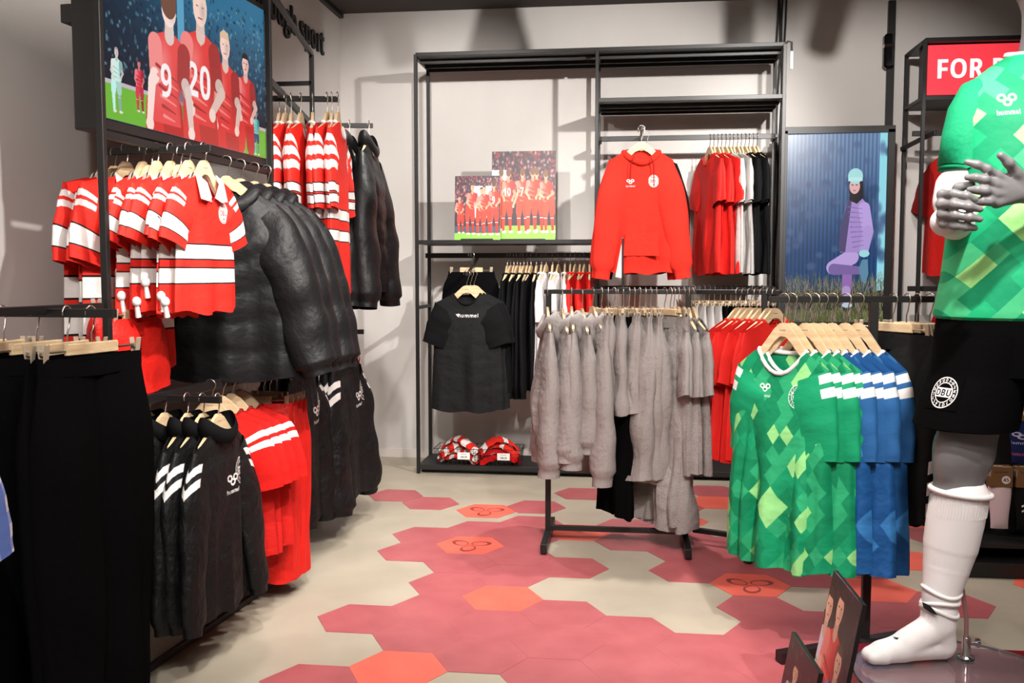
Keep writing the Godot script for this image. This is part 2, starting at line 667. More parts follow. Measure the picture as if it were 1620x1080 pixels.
func clip_hanger(hw: float, at: Vector3, turn: float, label: String, group: String) -> Node3D:
	var id := "clip%.3f" % hw
	if not cache.has(id):
		var b := MB.new()
		b.tube(hook_path(0.075), 0.0021, 6)
		var w := MB.new()
		w.box(Vector3(hw * 1.05, 0.03, 0.012), Transform3D(Basis(), Vector3(0, -0.088, 0)), 0.003)
		var r := MB.new()
		r.bar(Vector3(-hw, -0.09, 0), Vector3(hw, -0.09, 0), 0.006, 0.006)
		var c := MB.new()
		for sz in [-1.0, 1.0]:
			c.box(Vector3(0.016, 0.056, 0.004), Transform3D(Basis(Vector3.RIGHT, sz * 0.16), Vector3(0, -0.098, 0.0075 * sz)), 0.001)
		c.box(Vector3(0.014, 0.012, 0.014), Transform3D(Basis(), Vector3(0, -0.09, 0)), 0.001)
		cache[id] = [b.mesh(), w.mesh(), r.mesh(), c.mesh()]
	var t := thing("clip_hanger", label, "hanger", at, turn, group)
	obj("hook", cache[id][0], M.steel, t)
	obj("wooden_bar", cache[id][1], M.beech, t)
	obj("rod", cache[id][2], M.steel, t)
	for sx in [-1.0, 1.0]:
		obj("clip", cache[id][3], M.clip, t).position.x = sx * (hw - 0.012)
	return t

# garment and hanger together, each a thing of its own
func shirt_on_hanger(called: String, key: String, s: Dictionary, mats: Array, at: Vector3, turn: float, label: String, category: String, group := "", variant := 0, printed := false) -> Node3D:
	var g := hang_shirt(called, key, s, mats, at, turn, label, category, group, variant)
	shirt_hanger(s.sw * 0.76, s.y0, s.slope * 0.7, s.nk, s.get("tongue", 0.05), at, turn, "wooden hanger of the " + label, "", printed)
	return g

func pants_on_clips(called: String, key: String, s: Dictionary, m: Material, at: Vector3, turn: float, label: String, category: String, group := "", variant := 0) -> Node3D:
	var g := hang_pants(called, key, s, m, at, turn, label, category, group, variant)
	clip_hanger(s.w * 0.98, at, turn, "clip hanger of the " + label, "")
	return g

# ------------------------------------------------------------------ prints and materials
const RED := Color(0.85, 0.16, 0.12)
const WHITE := Color(0.9, 0.88, 0.87)
const INK := Color(0.07, 0.06, 0.07)

func crest(p: Pic, cx: float, cy: float, ry: float, kx: float, fg: Color, bg: Color, filled := false) -> void:
	if filled:
		p.ell(cx, cy, ry * kx, ry, fg)
		p.ring(cx, cy, ry * 0.86, ry * 0.92, bg, kx)
		p.words("DBU", cx, cy, ry * 0.5, bg, kx)
		p.words("1889", cx, cy + ry * 0.6, ry * 0.22, bg, kx)
		p.words("DANSK", cx, cy - ry * 0.6, ry * 0.22, bg, kx)
	else:
		p.ell(cx, cy, ry * kx, ry, fg)
		p.ell(cx, cy, ry * kx * 0.93, ry * 0.93, bg)
		p.ring(cx, cy, ry * 0.6, ry * 0.66, fg, kx)
		for k in 18:
			var a := TAU * k / 18.0
			p.words("DANSKBOLDSPIL1889U"[k], cx + sin(a) * ry * 0.8 * kx, cy - cos(a) * ry * 0.8, ry * 0.2, fg, kx, 0.0)
		p.rect(cx - ry * 0.62 * kx, cy - ry * 0.3, ry * 1.24 * kx, ry * 0.6, fg)
		p.words("DBU", cx, cy, ry * 0.42, bg, kx)

func bee(p: Pic, cx: float, cy: float, hh: float, kx: float, c: Color, bg: Color) -> void:
	# three-lobed mark over the word
	for q in [Vector2(-0.62, -0.55), Vector2(0.62, -0.55), Vector2(0, -0.1)]:
		p.ell(cx + q.x * hh * 0.55 * kx, cy + q.y * hh * 0.6 - hh * 0.12, hh * 0.3 * kx, hh * 0.24, c)
		p.ell(cx + q.x * hh * 0.55 * kx, cy + q.y * hh * 0.6 - hh * 0.12, hh * 0.15 * kx, hh * 0.11, bg)
	p.words("hummel", cx, cy + hh * 0.4, hh * 0.3, c, kx)

func chevrons(p: Pic, v0: float, n: int, hgt: float, gap: float, c: Color, wid := 0.5, edge := Color(0, 0, 0, 0)) -> void:
	for k in n:
		var y := (v0 + k * (hgt + gap)) * p.h
		var dy := hgt * p.h
		var x0 := (0.5 - wid * 0.5) * p.w
		var x1 := (0.5 + wid * 0.5) * p.w
		var xm := 0.5 * p.w
		var dip := 0.09 * p.h
		if edge.a > 0:
			p.poly(PackedVector2Array([Vector2(x0, y - 4), Vector2(xm, y + dip - 4), Vector2(x1, y - 4), Vector2(x1, y + dy + 4), Vector2(xm, y + dip + dy + 4), Vector2(x0, y + dy + 4)]), edge)
		p.poly(PackedVector2Array([Vector2(x0, y), Vector2(xm, y + dip), Vector2(x1, y), Vector2(x1, y + dy), Vector2(xm, y + dip + dy), Vector2(x0, y + dy)]), c)

func diamonds(p: Pic, cols: Array, sx: float, sy: float, sd: int, x0 := 0, x1 := -1) -> void:
	# a woven pattern of long and short lozenges, turned by 45 degrees; sx, sy pixels per metre
	var rng := RandomNumberGenerator.new()
	for y in p.h:
		for x in range(x0, p.w if x1 < 0 else x1):
			var mx := x / sx
			var my := y / sy
			var a := (mx * 0.80 + my * 0.60) / 0.052
			var b := (mx * 0.80 - my * 0.60) / 0.052
			var i := floori(a)
			var o := absi(i * 7 + sd) % 3
			var j := floori((b + o) / 2.0) if (absi(i * 5 + sd) % 4) > 1 else floori(b) * 13 + 5
			var hsh := absi(hash(Vector3i(i, j, sd))) % 100
			var c: Color = cols[0]
			if hsh < 22:
				c = cols[3]
			elif hsh < 42:
				c = cols[2]
			elif hsh < 62:
				c = cols[1]
			p.im.set_pixel(x, y, c)

func footballer(p: Pic, x: float, y: float, hh: float, shirt: Color, shorts: Color, skin: Color, hair: Color, lean := 0.0, back := false, num := "", arm := 0.3) -> void:
	# (x, y) the place of the feet; drawn from boots to hair, the light falling from the left
	var u := hh / 8.0
	var hip := Vector2(x, y - 4.0 * u)
	var sh := Vector2(x + lean * u, y - 6.4 * u)
	var lit := shirt.lerp(Color(1, 0.86, 0.84), 0.45)
	var dim := shirt.darkened(0.28)
	for s in [-1.0, 1.0]:
		var kn := Vector2(x + s * 0.6 * u, y - 2.1 * u)
		var ft := Vector2(x + s * 0.62 * u + 0.1 * u, y - 0.1 * u)
		p.line(hip + Vector2(s * 0.42 * u, 0), kn, 0.5 * u, 0.34 * u, skin if s < 0 else skin.darkened(0.12))
		p.line(kn, ft, 0.34 * u, 0.22 * u, shirt if s < 0 else dim)
		p.rect(kn.x - 0.3 * u, kn.y + 0.22 * u, 0.6 * u, 0.1 * u, Color(0.9, 0.88, 0.88))
		p.ell(ft.x + 0.12 * u, ft.y, 0.4 * u, 0.16 * u, Color(0.88, 0.86, 0.86))
		p.line(hip + Vector2(s * 0.4 * u, -0.3 * u), kn + Vector2(0, -0.55 * u), 0.58 * u, 0.5 * u, shorts if s < 0 else shorts.darkened(0.14))
	p.poly(PackedVector2Array([sh + Vector2(-0.98 * u, 0.1 * u), sh + Vector2(-0.75 * u, -0.12 * u), sh + Vector2(-0.3 * u, -0.3 * u), sh + Vector2(0.3 * u, -0.3 * u), sh + Vector2(0.75 * u, -0.12 * u), sh + Vector2(0.98 * u, 0.1 * u), hip + Vector2(0.82 * u, -0.8 * u), hip + Vector2(0.88 * u, 0.15 * u), hip + Vector2(-0.88 * u, 0.15 * u), hip + Vector2(-0.82 * u, -0.8 * u)]), shirt)
	p.ell(sh.x - 0.35 * u, sh.y + 0.55 * u, 0.55 * u, 0.75 * u, lit, 1.0, 0.75)
	p.ell(hip.x - 0.3 * u, hip.y - 0.8 * u, 0.5 * u, 0.7 * u, lit, 1.0, 0.35)
	p.ell(sh.x + 0.62 * u, sh.y + 1.3 * u, 0.42 * u, 1.3 * u, dim, 1.0, 0.7)
	for s in [-1.0, 1.0]:
		var el := sh + Vector2(s * (1.05 + arm * 0.5) * u, 1.35 * u)
		p.line(sh + Vector2(s * 0.8 * u, 0.2 * u), el.lerp(sh, 0.25), 0.36 * u, 0.36 * u, lit if s < 0 else dim)
		p.line(el.lerp(sh, 0.15), el, 0.24 * u, 0.2 * u, skin if s < 0 else skin.darkened(0.15))
		p.line(el, el + Vector2(-s * arm * 1.6 * u, 1.1 * u - arm * u), 0.2 * u, 0.15 * u, skin if s < 0 else skin.darkened(0.1))
		p.ell(el.x - s * arm * 1.6 * u, el.y + 1.2 * u - arm * u, 0.2 * u, 0.22 * u, skin)
	p.line(sh + Vector2(0, -0.2 * u), sh + Vector2(0, -0.6 * u), 0.26 * u, 0.24 * u, skin.darkened(0.1))
	p.ell(sh.x, sh.y - 1.05 * u, 0.4 * u, 0.55 * u, skin)
	p.ell(sh.x + 0.16 * u, sh.y - 0.98 * u, 0.24 * u, 0.42 * u, skin.darkened(0.22), 0.9, 0.7)
	if back:
		p.ell(sh.x, sh.y - 1.25 * u, 0.43 * u, 0.5 * u, hair)
	else:
		p.poly(PackedVector2Array([sh + Vector2(-0.42 * u, -1.1 * u), sh + Vector2(-0.4 * u, -1.55 * u), sh + Vector2(-0.1 * u, -1.74 * u), sh + Vector2(0.28 * u, -1.66 * u), sh + Vector2(0.43 * u, -1.1 * u), sh + Vector2(0.3 * u, -1.36 * u), sh + Vector2(-0.3 * u, -1.38 * u)]), hair)
		p.rect(sh.x - 0.22 * u, sh.y - 1.12 * u, 0.14 * u, 0.05 * u, hair.darkened(0.4))
		p.rect(sh.x + 0.1 * u, sh.y - 1.12 * u, 0.14 * u, 0.05 * u, hair.darkened(0.4))
		p.rect(sh.x - 0.12 * u, sh.y - 0.76 * u, 0.26 * u, 0.05 * u, Color(0.6, 0.3, 0.28))
		p.poly(PackedVector2Array([sh + Vector2(-0.3 * u, -0.3 * u), sh + Vector2(0.3 * u, -0.3 * u), sh + Vector2(0, 0.12 * u)]), skin.darkened(0.08))
	# folds of the shirt
	for k in 6:
		var f0 := sh + Vector2((-0.75 + 0.07 * k) * u, (0.8 + 0.3 * k) * u)
		p.line(f0, f0 + Vector2((1.2 - 0.12 * k) * u, (0.35 - 0.05 * k) * u), 0.06 * u, 0.02 * u, dim if k % 2 == 0 else lit)
	if num != "":
		p.words(num, x + lean * 0.6 * u - 0.1 * u, sh.y + 1.2 * u, 1.05 * u, Color(0.97, 0.93, 0.93), 0.85)

func crowd(p: Pic, y0: int, y1: int, n: int, cols: Array, r: float, sd: int) -> void:
	var rng := RandomNumberGenerator.new()
	rng.seed = sd
	for k in n:
		p.ell(rng.randf() * p.w, rng.randf_range(y0, y1), r * rng.randf_range(0.5, 1.3), r * rng.randf_range(0.6, 1.5), cols[rng.randi() % cols.size()], 0.6, 0.7)

func make_materials() -> void:
	var wr := noise_tex(0.012, true, 7.0, 3)
	var fine := noise_tex(0.09, true, 3.0, 5)
	M.wrinkle = wr
	M.steel = mat(Color(0.78, 0.74, 0.7), 0.28, 1.0)
	M.chrome = mat(Color(0.85, 0.85, 0.86), 0.12, 1.0)
	M.black_metal = mat(Color(0.085, 0.08, 0.08), 0.45, 0.0, 0.5)
	M.beech = mat(Color(0.88, 0.79, 0.65), 0.5)
	M.beech.albedo_texture = noise_tex(0.02, false, 1.0, 9, 256, Color(0.86, 0.8, 0.74), Color.WHITE)
	M.beech.uv1_scale = Vector3(2, 9, 1)
	M.beech.uv1_triplanar = true
	M.clip = mat(Color(0.72, 0.66, 0.58), 0.4, 0.3)
	var hp := Pic.new(128, 28, Color(0.85, 0.75, 0.61))
	hp.words("hummel", 64, 14, 22, INK, 1.0)
	M.print = mat(Color.WHITE, 0.6)
	M.print.albedo_texture = hp.tex()
	M.white_plastic = mat(Color(0.88, 0.87, 0.86), 0.4)
	# --- room
	M.wall = mat(Color.WHITE, 0.9, 0.0, 0.2)
	M.wall.albedo_texture = noise_tex(0.004, false, 1.0, 21, 512, Color(0.79, 0.77, 0.755), Color(0.825, 0.81, 0.795))
	M.wall.uv1_triplanar = true
	M.wall.uv1_world_triplanar = true
	M.wall.uv1_scale = Vector3.ONE * 0.5
	M.ceiling = mat(Color(0.33, 0.31, 0.3), 0.9, 0.0, 0.2)
	M.skirting = mat(Color(0.83, 0.8, 0.78), 0.6)
	M.floor = mat(Color.WHITE, 0.42, 0.0, 0.4)
	M.floor.albedo_texture = noise_tex(0.006, false, 1.0, 33, 1024, Color(0.65, 0.61, 0.545), Color(0.72, 0.68, 0.61))
	M.floor.uv1_triplanar = true
	M.floor.uv1_world_triplanar = true
	M.floor.uv1_scale = Vector3.ONE * 0.45
	M.rose = mat(Color.WHITE, 0.42, 0.0, 0.4)
	M.rose.albedo_texture = noise_tex(0.01, false, 1.0, 35, 512, Color(0.655, 0.325, 0.345), Color(0.72, 0.385, 0.40))
	M.rose.uv1_triplanar = true
	M.rose.uv1_world_triplanar = true
	M.orange = mat(Color.WHITE, 0.42, 0.0, 0.4)
	M.orange.albedo_texture = noise_tex(0.01, false, 1.0, 37, 512, Color(0.885, 0.385, 0.32), Color(0.925, 0.43, 0.36))
	M.orange.uv1_triplanar = true
	M.orange.uv1_world_triplanar = true
	M.emblem = mat(Color(0.56, 0.2, 0.2), 0.5)
	# --- plain cloths
	M.black = cloth(Color(0.062, 0.062, 0.066), 0.85, wr, 0.5)
	M.black.metallic_specular = 0.2
	M.black_deep = cloth(Color(0.045, 0.043, 0.047), 0.95, wr, 0.4)
	M.black_deep.metallic_specular = 0.08
	M.puffer = cloth(Color(0.085, 0.085, 0.09), 0.5, wr, 0.5, null, 1.6)
	M.red = cloth(Color(0.80, 0.12, 0.10), 0.8, wr, 0.5)
	M.red_shine = cloth(Color(0.84, 0.13, 0.10), 0.5, wr, 0.8)
	M.hoodie_red = cloth(Color(0.78, 0.15, 0.10), 0.9, wr, 0.5)
	M.trim_shade_red = cloth(Color(0.52, 0.03, 0.03), 0.8, wr, 0.4)  # dark red of trims; also shade put into two jersey sleeves
	M.melange = cloth(Color.WHITE, 0.95, wr, 0.9, noise_tex(0.12, false, 1.0, 41, 512, Color(0.50, 0.475, 0.465), Color(0.68, 0.65, 0.64)), 1.0)
	M.melange.uv1_scale = Vector3(2, 2, 1)
	M.light_grey = cloth(Color(0.66, 0.645, 0.635), 0.9, wr, 0.4)
	M.white_cloth = cloth(Color(0.85, 0.83, 0.83), 0.85, wr, 0.35)
	M.green = cloth(Color(0.05, 0.56, 0.38), 0.7, wr, 0.5)
	M.blue = cloth(Color(0.10, 0.27, 0.48), 0.7, wr, 0.35)
	# --- printed cloths: the left half of a body print is the front, the right half the back
	var p := Pic.new(512, 512, RED)
	for y in [[0.50, 0.60], [0.67, 0.775]]:
		p.rect(0, y[0] * 512 - 5, 512, (y[1] - y[0]) * 512 + 10, INK)
		p.rect(0, y[0] * 512, 512, (y[1] - y[0]) * 512, WHITE)
	crest(p, 186, 130, 40, 0.62, WHITE, RED, true)
	M.polo = cloth(RED, 0.7, wr, 0.4, p.tex())
	p = Pic.new(512, 512, RED)
	for y in [[0.50, 0.555], [0.62, 0.675]]:
		p.rect(0, y[0] * 512 - 3, 512, (y[1] - y[0]) * 512 + 6, INK)
		p.rect(0, y[0] * 512, 512, (y[1] - y[0]) * 512, WHITE)
	crest(p, 180, 110, 26, 0.8, WHITE, RED, true)
	M.polo_long = cloth(RED, 0.7, wr, 0.4, p.tex())
	p = Pic.new(128, 256, RED)
	chevrons(p, 0.03, 2, 0.09, 0.05, WHITE, 0.42)
	p.rect(0, 0.56 * 256 - 5, 128, 0.24 * 256 + 10, INK)
	p.rect(0, 0.56 * 256, 128, 0.24 * 256, WHITE)
	M.polo_sleeve = cloth(RED, 0.7, wr, 0.4, p.tex())
	p = Pic.new(128, 256, RED)
	chevrons(p, 0.0, 3, 0.1, 0.06, WHITE, 0.5)
	chevrons(p, 0.58, 2, 0.11, 0.05, WHITE, 1.0, INK)
	M.jersey_sleeve = cloth(RED, 0.7, wr, 0.4, p.tex())
	p = Pic.new(128, 256, Color(0.82, 0.085, 0.06))
	chevrons(p, 0.02, 2, 0.1, 0.06, WHITE, 0.5)
	M.tee_sleeve = cloth(RED, 0.8, wr, 0.4, p.tex())
	p = Pic.new(128, 512, Color(0.062, 0.062, 0.066))
	chevrons(p, 0.03, 2, 0.05, 0.035, WHITE, 0.34)
	M.jacket_sleeve = cloth(RED, 0.6, wr, 1.3, p.tex())
	p = Pic.new(512, 512, Color(0.062, 0.062, 0.066))
	crest(p, 198, 130, 38, 0.85, WHITE, Color(0.062, 0.062, 0.066))
	bee(p, 150, 160, 44, 0.9, WHITE, Color(0.062, 0.062, 0.066))
	M.jacket = cloth(RED, 0.6, wr, 1.3, p.tex())
	p = Pic.new(512, 512, Color(0.07, 0.07, 0.075))
	p.words("hummel", 134, 92, 17, WHITE, 0.85)
	p.poly(PackedVector2Array([Vector2(90, 86), Vector2(106, 86), Vector2(98, 98)]), WHITE)
	M.black_tee = cloth(RED, 0.8, wr, 0.6, p.tex())
	p = Pic.new(512, 512, Color(0.78, 0.15, 0.10))
	crest(p, 172, 128, 26, 0.75, WHITE, Color(0.78, 0.15, 0.10), true)
	bee(p, 84, 138, 26, 0.9, WHITE, Color(0.78, 0.15, 0.10))
	M.hoodie = cloth(RED, 0.9, wr, 0.35, p.tex())
	p = Pic.new(512, 512, Color(0.02, 0.5, 0.3))
	diamonds(p, [Color(0.04, 0.5, 0.33), Color(0.06, 0.56, 0.38), Color(0.16, 0.62, 0.42), Color(0.56, 0.82, 0.52)], 440.0, 560.0, 4)
	crest(p, 176, 104, 27, 0.78, WHITE, Color(0.04, 0.5, 0.33))
	bee(p, 98, 98, 26, 0.75, WHITE, Color(0.04, 0.5, 0.33))
	M.green_print = cloth(RED, 0.6, wr, 0.5, p.tex())
	p = Pic.new(512, 512, Color(0.07, 0.25, 0.5))
	diamonds(p, [Color(0.10, 0.3, 0.52), Color(0.12, 0.33, 0.56), Color(0.11, 0.31, 0.54), Color(0.2, 0.45, 0.68)], 440.0, 560.0, 9)
	M.blue_print = cloth(RED, 0.5, wr, 0.7, p.tex())
	p = Pic.new(128, 256, Color(0.05, 0.56, 0.38))
	p.rect(48, 6, 34, 26, WHITE)
	p.rect(48, 46, 34, 26, WHITE)
	M.green_sleeve = cloth(RED, 0.7, wr, 0.35, p.tex())
	p = Pic.new(128, 256, Color(0.15, 0.36, 0.58))
	p.rect(48, 6, 34, 26, WHITE)
	p.rect(48, 46, 34, 26, WHITE)
	M.blue_sleeve = cloth(RED, 0.7, wr, 0.35, p.tex())
	p = Pic.new(256, 512, Color(0.045, 0.043, 0.047))
	for k in 3:
		p.poly(PackedVector2Array([Vector2(116, 330 + k * 58), Vector2(140, 338 + k * 58), Vector2(140, 374 + k * 58), Vector2(116, 366 + k * 58)]), WHITE)
	M.track_pants = cloth(RED, 0.85, wr, 0.4, p.tex())
	p = Pic.new(256, 256, Color(0.52, 0.56, 0.76))
	for k in 10:
		p.poly(PackedVector2Array([Vector2(0, k * 52 - 120), Vector2(256, k * 52 - 20), Vector2(256, k * 52 + 8), Vector2(0, k * 52 - 92)]), Color(0.82, 0.78, 0.82))
	p.rect(150, 0, 22, 256, Color(0.33, 0.42, 0.68))
	M.stripe_blue = cloth(RED, 0.7, wr, 0.4, p.tex())

func tv_picture() -> ImageTexture:
	var p := Pic.new(640, 366, Color(0.05, 0.12, 0.2))
	for y in 366:
		for x in 640:
			p.im.set_pixel(x, y, Color(0.03, 0.08, 0.14).lerp(Color(0.16, 0.42, 0.56), clampf(1.25 - y / 240.0, 0, 1) * clampf(x / 420.0 + 0.25, 0, 1)))
	crowd(p, 30, 270, 900, [Color(0.3, 0.45, 0.52), Color(0.12, 0.2, 0.28), Color(0.45, 0.6, 0.66), Color(0.05, 0.1, 0.16)], 5, 2)
	p.rect(250, 0, 26, 300, Color(0.35, 0.62, 0.75))
	p.rect(0, 292, 640, 8, Color(0.75, 0.7, 0.75))
	p.rect(0, 300, 640, 66, Color(0.42, 0.7, 0.2))
	footballer(p, 36, 350, 120, Color(0.75, 0.93, 0.9), Color(0.75, 0.93, 0.9), Color(0.85, 0.8, 0.78), Color(0.6, 0.6, 0.6), 0.2)
	footballer(p, 110, 338, 100, Color(0.85, 0.15, 0.25), Color(0.85, 0.2, 0.3), Color(0.85, 0.5, 0.5), Color(0.3, 0.1, 0.1))
	footballer(p, 590, 362, 104, Color(0.3, 0.75, 0.75), Color(0.1, 0.3, 0.5), Color(0.7, 0.6, 0.55), Color(0.1, 0.1, 0.1))
	footballer(p, 537, 452, 320, Color(0.84, 0.17, 0.17), Color(0.84, 0.2, 0.18), Color(0.93, 0.74, 0.7), Color(0.1, 0.07, 0.06), 0.1, false, "", 0.35)
	footballer(p, 446, 536, 432, Color(0.86, 0.2, 0.19), Color(0.85, 0.22, 0.2), Color(0.95, 0.8, 0.75), Color(0.85, 0.72, 0.6), 0.0, false, "", 0.15)
	footballer(p, 334, 598, 560, Color(0.88, 0.24, 0.23), Color(0.86, 0.25, 0.22), Color(0.95, 0.82, 0.77), Color(0.88, 0.8, 0.66), 0.1, false, "20", 0.4)
	footballer(p, 196, 602, 528, Color(0.9, 0.3, 0.3), Color(0.85, 0.2, 0.19), Color(0.97, 0.86, 0.83), Color(0.45, 0.3, 0.24), 0.35, true, "9", -0.1)
	return p.tex()

func huddle_print(a: bool) -> ImageTexture:
	var p := Pic.new(384, 384, Color(0.2, 0.14, 0.18))
	crowd(p, 0, 230, 900, [Color(0.62, 0.2, 0.25), Color(0.24, 0.18, 0.26), Color(0.72, 0.6, 0.58), Color(0.45, 0.14, 0.18), Color(0.12, 0.1, 0.14)], 9, 5 if a else 8)
	p.rect(0, 320, 384, 64, Color(0.5, 0.75, 0.28))
	if a:
		p.rect(150, 60, 160, 190, Color(0.8, 0.82, 0.86))
		p.rect(0, 300, 384, 40, Color(0.25, 0.3, 0.36))
		for q in [[50, 340, 220, -0.4, ""], [130, 348, 300, 0.5, ""], [215, 352, 280, 0.3, ""], [330, 352, 320, 0.0, "9"], [270, 350, 290, -0.6, ""]]:
			footballer(p, q[0], q[1], q[2], Color(0.85, 0.2, 0.14), Color(0.83, 0.22, 0.15), Color(0.87, 0.6, 0.48), Color(0.3, 0.2, 0.14), q[3], q[4] != "", q[4], 0.5)
	else:
		p.rect(0, 80, 90, 70, Color(0.7, 0.78, 0.84))
		for q in [[40, 340, 260, 0.5, "", 0.7], [90, 350, 270, 0.3, "10", 0.3], [185, 352, 275, 0.0, "7", -0.5], [280, 350, 275, -0.3, "", 0.4], [345, 350, 265, -0.6, "", 0.6], [240, 345, 270, 0.2, "", 0.4]]:
			footballer(p, q[0], q[1], q[2], Color(0.87, 0.23, 0.14), Color(0.85, 0.25, 0.15), Color(0.87, 0.6, 0.48), Color(0.42, 0.28, 0.18), q[3], true, q[4], q[5])
	return p.tex()

func board_print(sd: int) -> ImageTexture:
	var p := Pic.new(256, 384, Color(0.11, 0.06, 0.09))
	crowd(p, 0, 384, 160, [Color(0.2, 0.1, 0.14), Color(0.1, 0.07, 0.16), Color(0.3, 0.2, 0.2)], 12, sd)
	if sd == 1:
		footballer(p, 40, 560, 520, Color(0.8, 0.77, 0.85), Color(0.25, 0.2, 0.5), Color(0.9, 0.68, 0.58), Color(0.25, 0.15, 0.1), -0.2)
		footballer(p, 100, 540, 520, Color(0.85, 0.16, 0.12), Color(0.8, 0.78, 0.8), Color(0.9, 0.68, 0.58), Color(0.2, 0.1, 0.08), 0.2, false, "", 0.5)
		footballer(p, 196, 600, 480, Color(0.2, 0.17, 0.5), Color(0.8, 0.2, 0.14), Color(0.9, 0.68, 0.58), Color(0.3, 0.18, 0.1), -0.3, false, "", 0.5)
	else:
		footballer(p, 90, 480, 420, Color(0.5, 0.45, 0.5), Color(0.5, 0.45, 0.45), Color(0.8, 0.62, 0.52), Color(0.2, 0.12, 0.1), 0.1)
	return p.tex()

func fashion_print() -> ImageTexture:
	# a person in a lilac jacket before a blue corrugated wall, dry grass below
	var p := Pic.new(384, 680, Color(0.2, 0.34, 0.5))
	var rng := RandomNumberGenerator.new()
	rng.seed = 12
	for x in 384:
		var s := 0.86 + 0.14 * sin(x * 0.42) + rng.randf() * 0.06
		for y in 680:
			var c := Color(0.42, 0.54, 0.7).lerp(Color(0.12, 0.27, 0.46), clampf(y / 420.0, 0, 1)) * s
			if x > 352:
				c = Color(0.55, 0.82, 0.88)
			p.im.set_pixel(x, y, c)
	crowd(p, 40, 560, 90, [Color(0.16, 0.26, 0.42), Color(0.28, 0.36, 0.52)], 22, 3)
	p.ell(290, 270, 46, 130, Color(0.08, 0.14, 0.26), 0.8, 0.8)
	p.rect(0, 560, 384, 120, Color(0.13, 0.12, 0.12))
	p.rect(0, 630, 384, 50, Color(0.3, 0.33, 0.16))
	for k in 1500:
		var x := rng.randf() * 384
		var y := rng.randf_range(530, 680)
		var c := [Color(0.35, 0.38, 0.2), Color(0.5, 0.42, 0.4), Color(0.2, 0.2, 0.16), Color(0.58, 0.5, 0.5), Color(0.42, 0.48, 0.24)][rng.randi() % 5] as Color
		p.line(Vector2(x, y), Vector2(x + rng.randf_range(-12, 12), y - rng.randf_range(10, 42)), 0.9, 0.5, c)
	var lilac := Color(0.62, 0.52, 0.76)
	var shade := Color(0.46, 0.37, 0.6)
	p.line(Vector2(244, 440), Vector2(240, 560), 20, 17, Color(0.55, 0.4, 0.66))
	p.line(Vector2(240, 560), Vector2(240, 600), 17, 14, Color(0.66, 0.56, 0.76))
	p.ell(244, 612, 20, 9, Color(0.7, 0.76, 0.82))
	p.line(Vector2(256, 440), Vector2(186, 478), 28, 24, Color(0.7, 0.6, 0.82))
	p.line(Vector2(190, 484), Vector2(290, 488), 20, 14, shade)
	p.poly(PackedVector2Array([Vector2(296, 450), Vector2(318, 448), Vector2(322, 500), Vector2(312, 536), Vector2(296, 526), Vector2(286, 480)]), Color(0.35, 0.52, 0.62))
	p.poly(PackedVector2Array([Vector2(240, 228), Vector2(282, 222), Vector2(318, 262), Vector2(324, 350), Vector2(312, 424), Vector2(214, 424), Vector2(212, 350), Vector2(228, 270)]), lilac)
	p.poly(PackedVector2Array([Vector2(240, 228), Vector2(254, 226), Vector2(232, 424), Vector2(206, 420), Vector2(212, 340)]), Color(0.3, 0.26, 0.42))
	p.line(Vector2(300, 268), Vector2(316, 350), 22, 21, Color(0.7, 0.6, 0.84))
	p.line(Vector2(316, 350), Vector2(304, 416), 21, 17, Color(0.66, 0.57, 0.8))
	p.ell(304, 428, 20, 13, Color(0.6, 0.82, 0.84))
	for k in 9:
		p.line(Vector2(238 + k * 3, 262 + k * 18), Vector2(292 + k, 270 + k * 16), 1.6, 0.8, shade)
	p.poly(PackedVector2Array([Vector2(240, 176), Vector2(292, 170), Vector2(296, 230), Vector2(272, 252), Vector2(244, 240)]), Color(0.1, 0.08, 0.11))
	p.ell(262, 190, 20, 27, Color(0.84, 0.66, 0.66))
	p.rect(250, 184, 7, 3, INK)
	p.rect(266, 184, 7, 3, INK)
	p.rect(256, 204, 11, 3, Color(0.6, 0.3, 0.34))
	p.ell(264, 154, 28, 27, Color(0.62, 0.84, 0.84))
	p.rect(237, 158, 54, 14, Color(0.7, 0.88, 0.88))
	return p.tex()

# ------------------------------------------------------------------ light
func unseen_spot(x: float, z: float, aim: Vector3, e: float, ang := 46.0, c := Color(1.0, 0.95, 0.89)) -> void:  # spotlight out of view above the frame, placed and aimed to light the goods
	var top := 2.845
	var t := thing("unseen_track_spotlight", "unseen black track spotlight above the view, placed to light the goods", "spotlight", Vector3(x, top, z), 0.0, "unseen ceiling spotlights")
	var b := MB.new()
	b.box(Vector3(0.05, 0.03, 0.16), Transform3D(Basis(), Vector3(0, -0.015, 0)))
	b.tube(PackedVector3Array([Vector3(0, -0.02, 0), Vector3(0, -0.13, 0)]), 0.008, 8)
	obj("bracket", b.mesh(), M.black_metal, t)
	var head := Vector3(0, -0.17, 0)
	var d := (aim - (t.position + head)).normalized()
	var h := MB.new()
	h.tube(PackedVector3Array([head - d * 0.09, head - d * 0.085, head + d * 0.085, head + d * 0.085 - d * 0.03]), [0.03, 0.045, 0.045, 0.04], 20)
	obj("housing", h.mesh(), M.black_metal, t)
	var f := MB.new()
	f.tube(PackedVector3Array([head + d * 0.082, head + d * 0.086]), 0.036, 20)
	obj("lamp_face", f.mesh(), M.lamp, t)
	var l := SpotLight3D.new()
	l.name = "lamp_light"
	t.add_child(l, true)
	l.position = head + d * 0.1
	l.look_at_from_position(t.position + l.position, aim, Vector3.UP if absf(d.y) < 0.95 else Vector3.BACK)
	l.light_energy = e
	l.light_color = c
	l.light_size = 0.035
	l.spot_range = 14.0
	l.spot_attenuation = 2.0
	l.spot_angle = ang
	l.spot_angle_attenuation = 0.7
	l.shadow_enabled = true

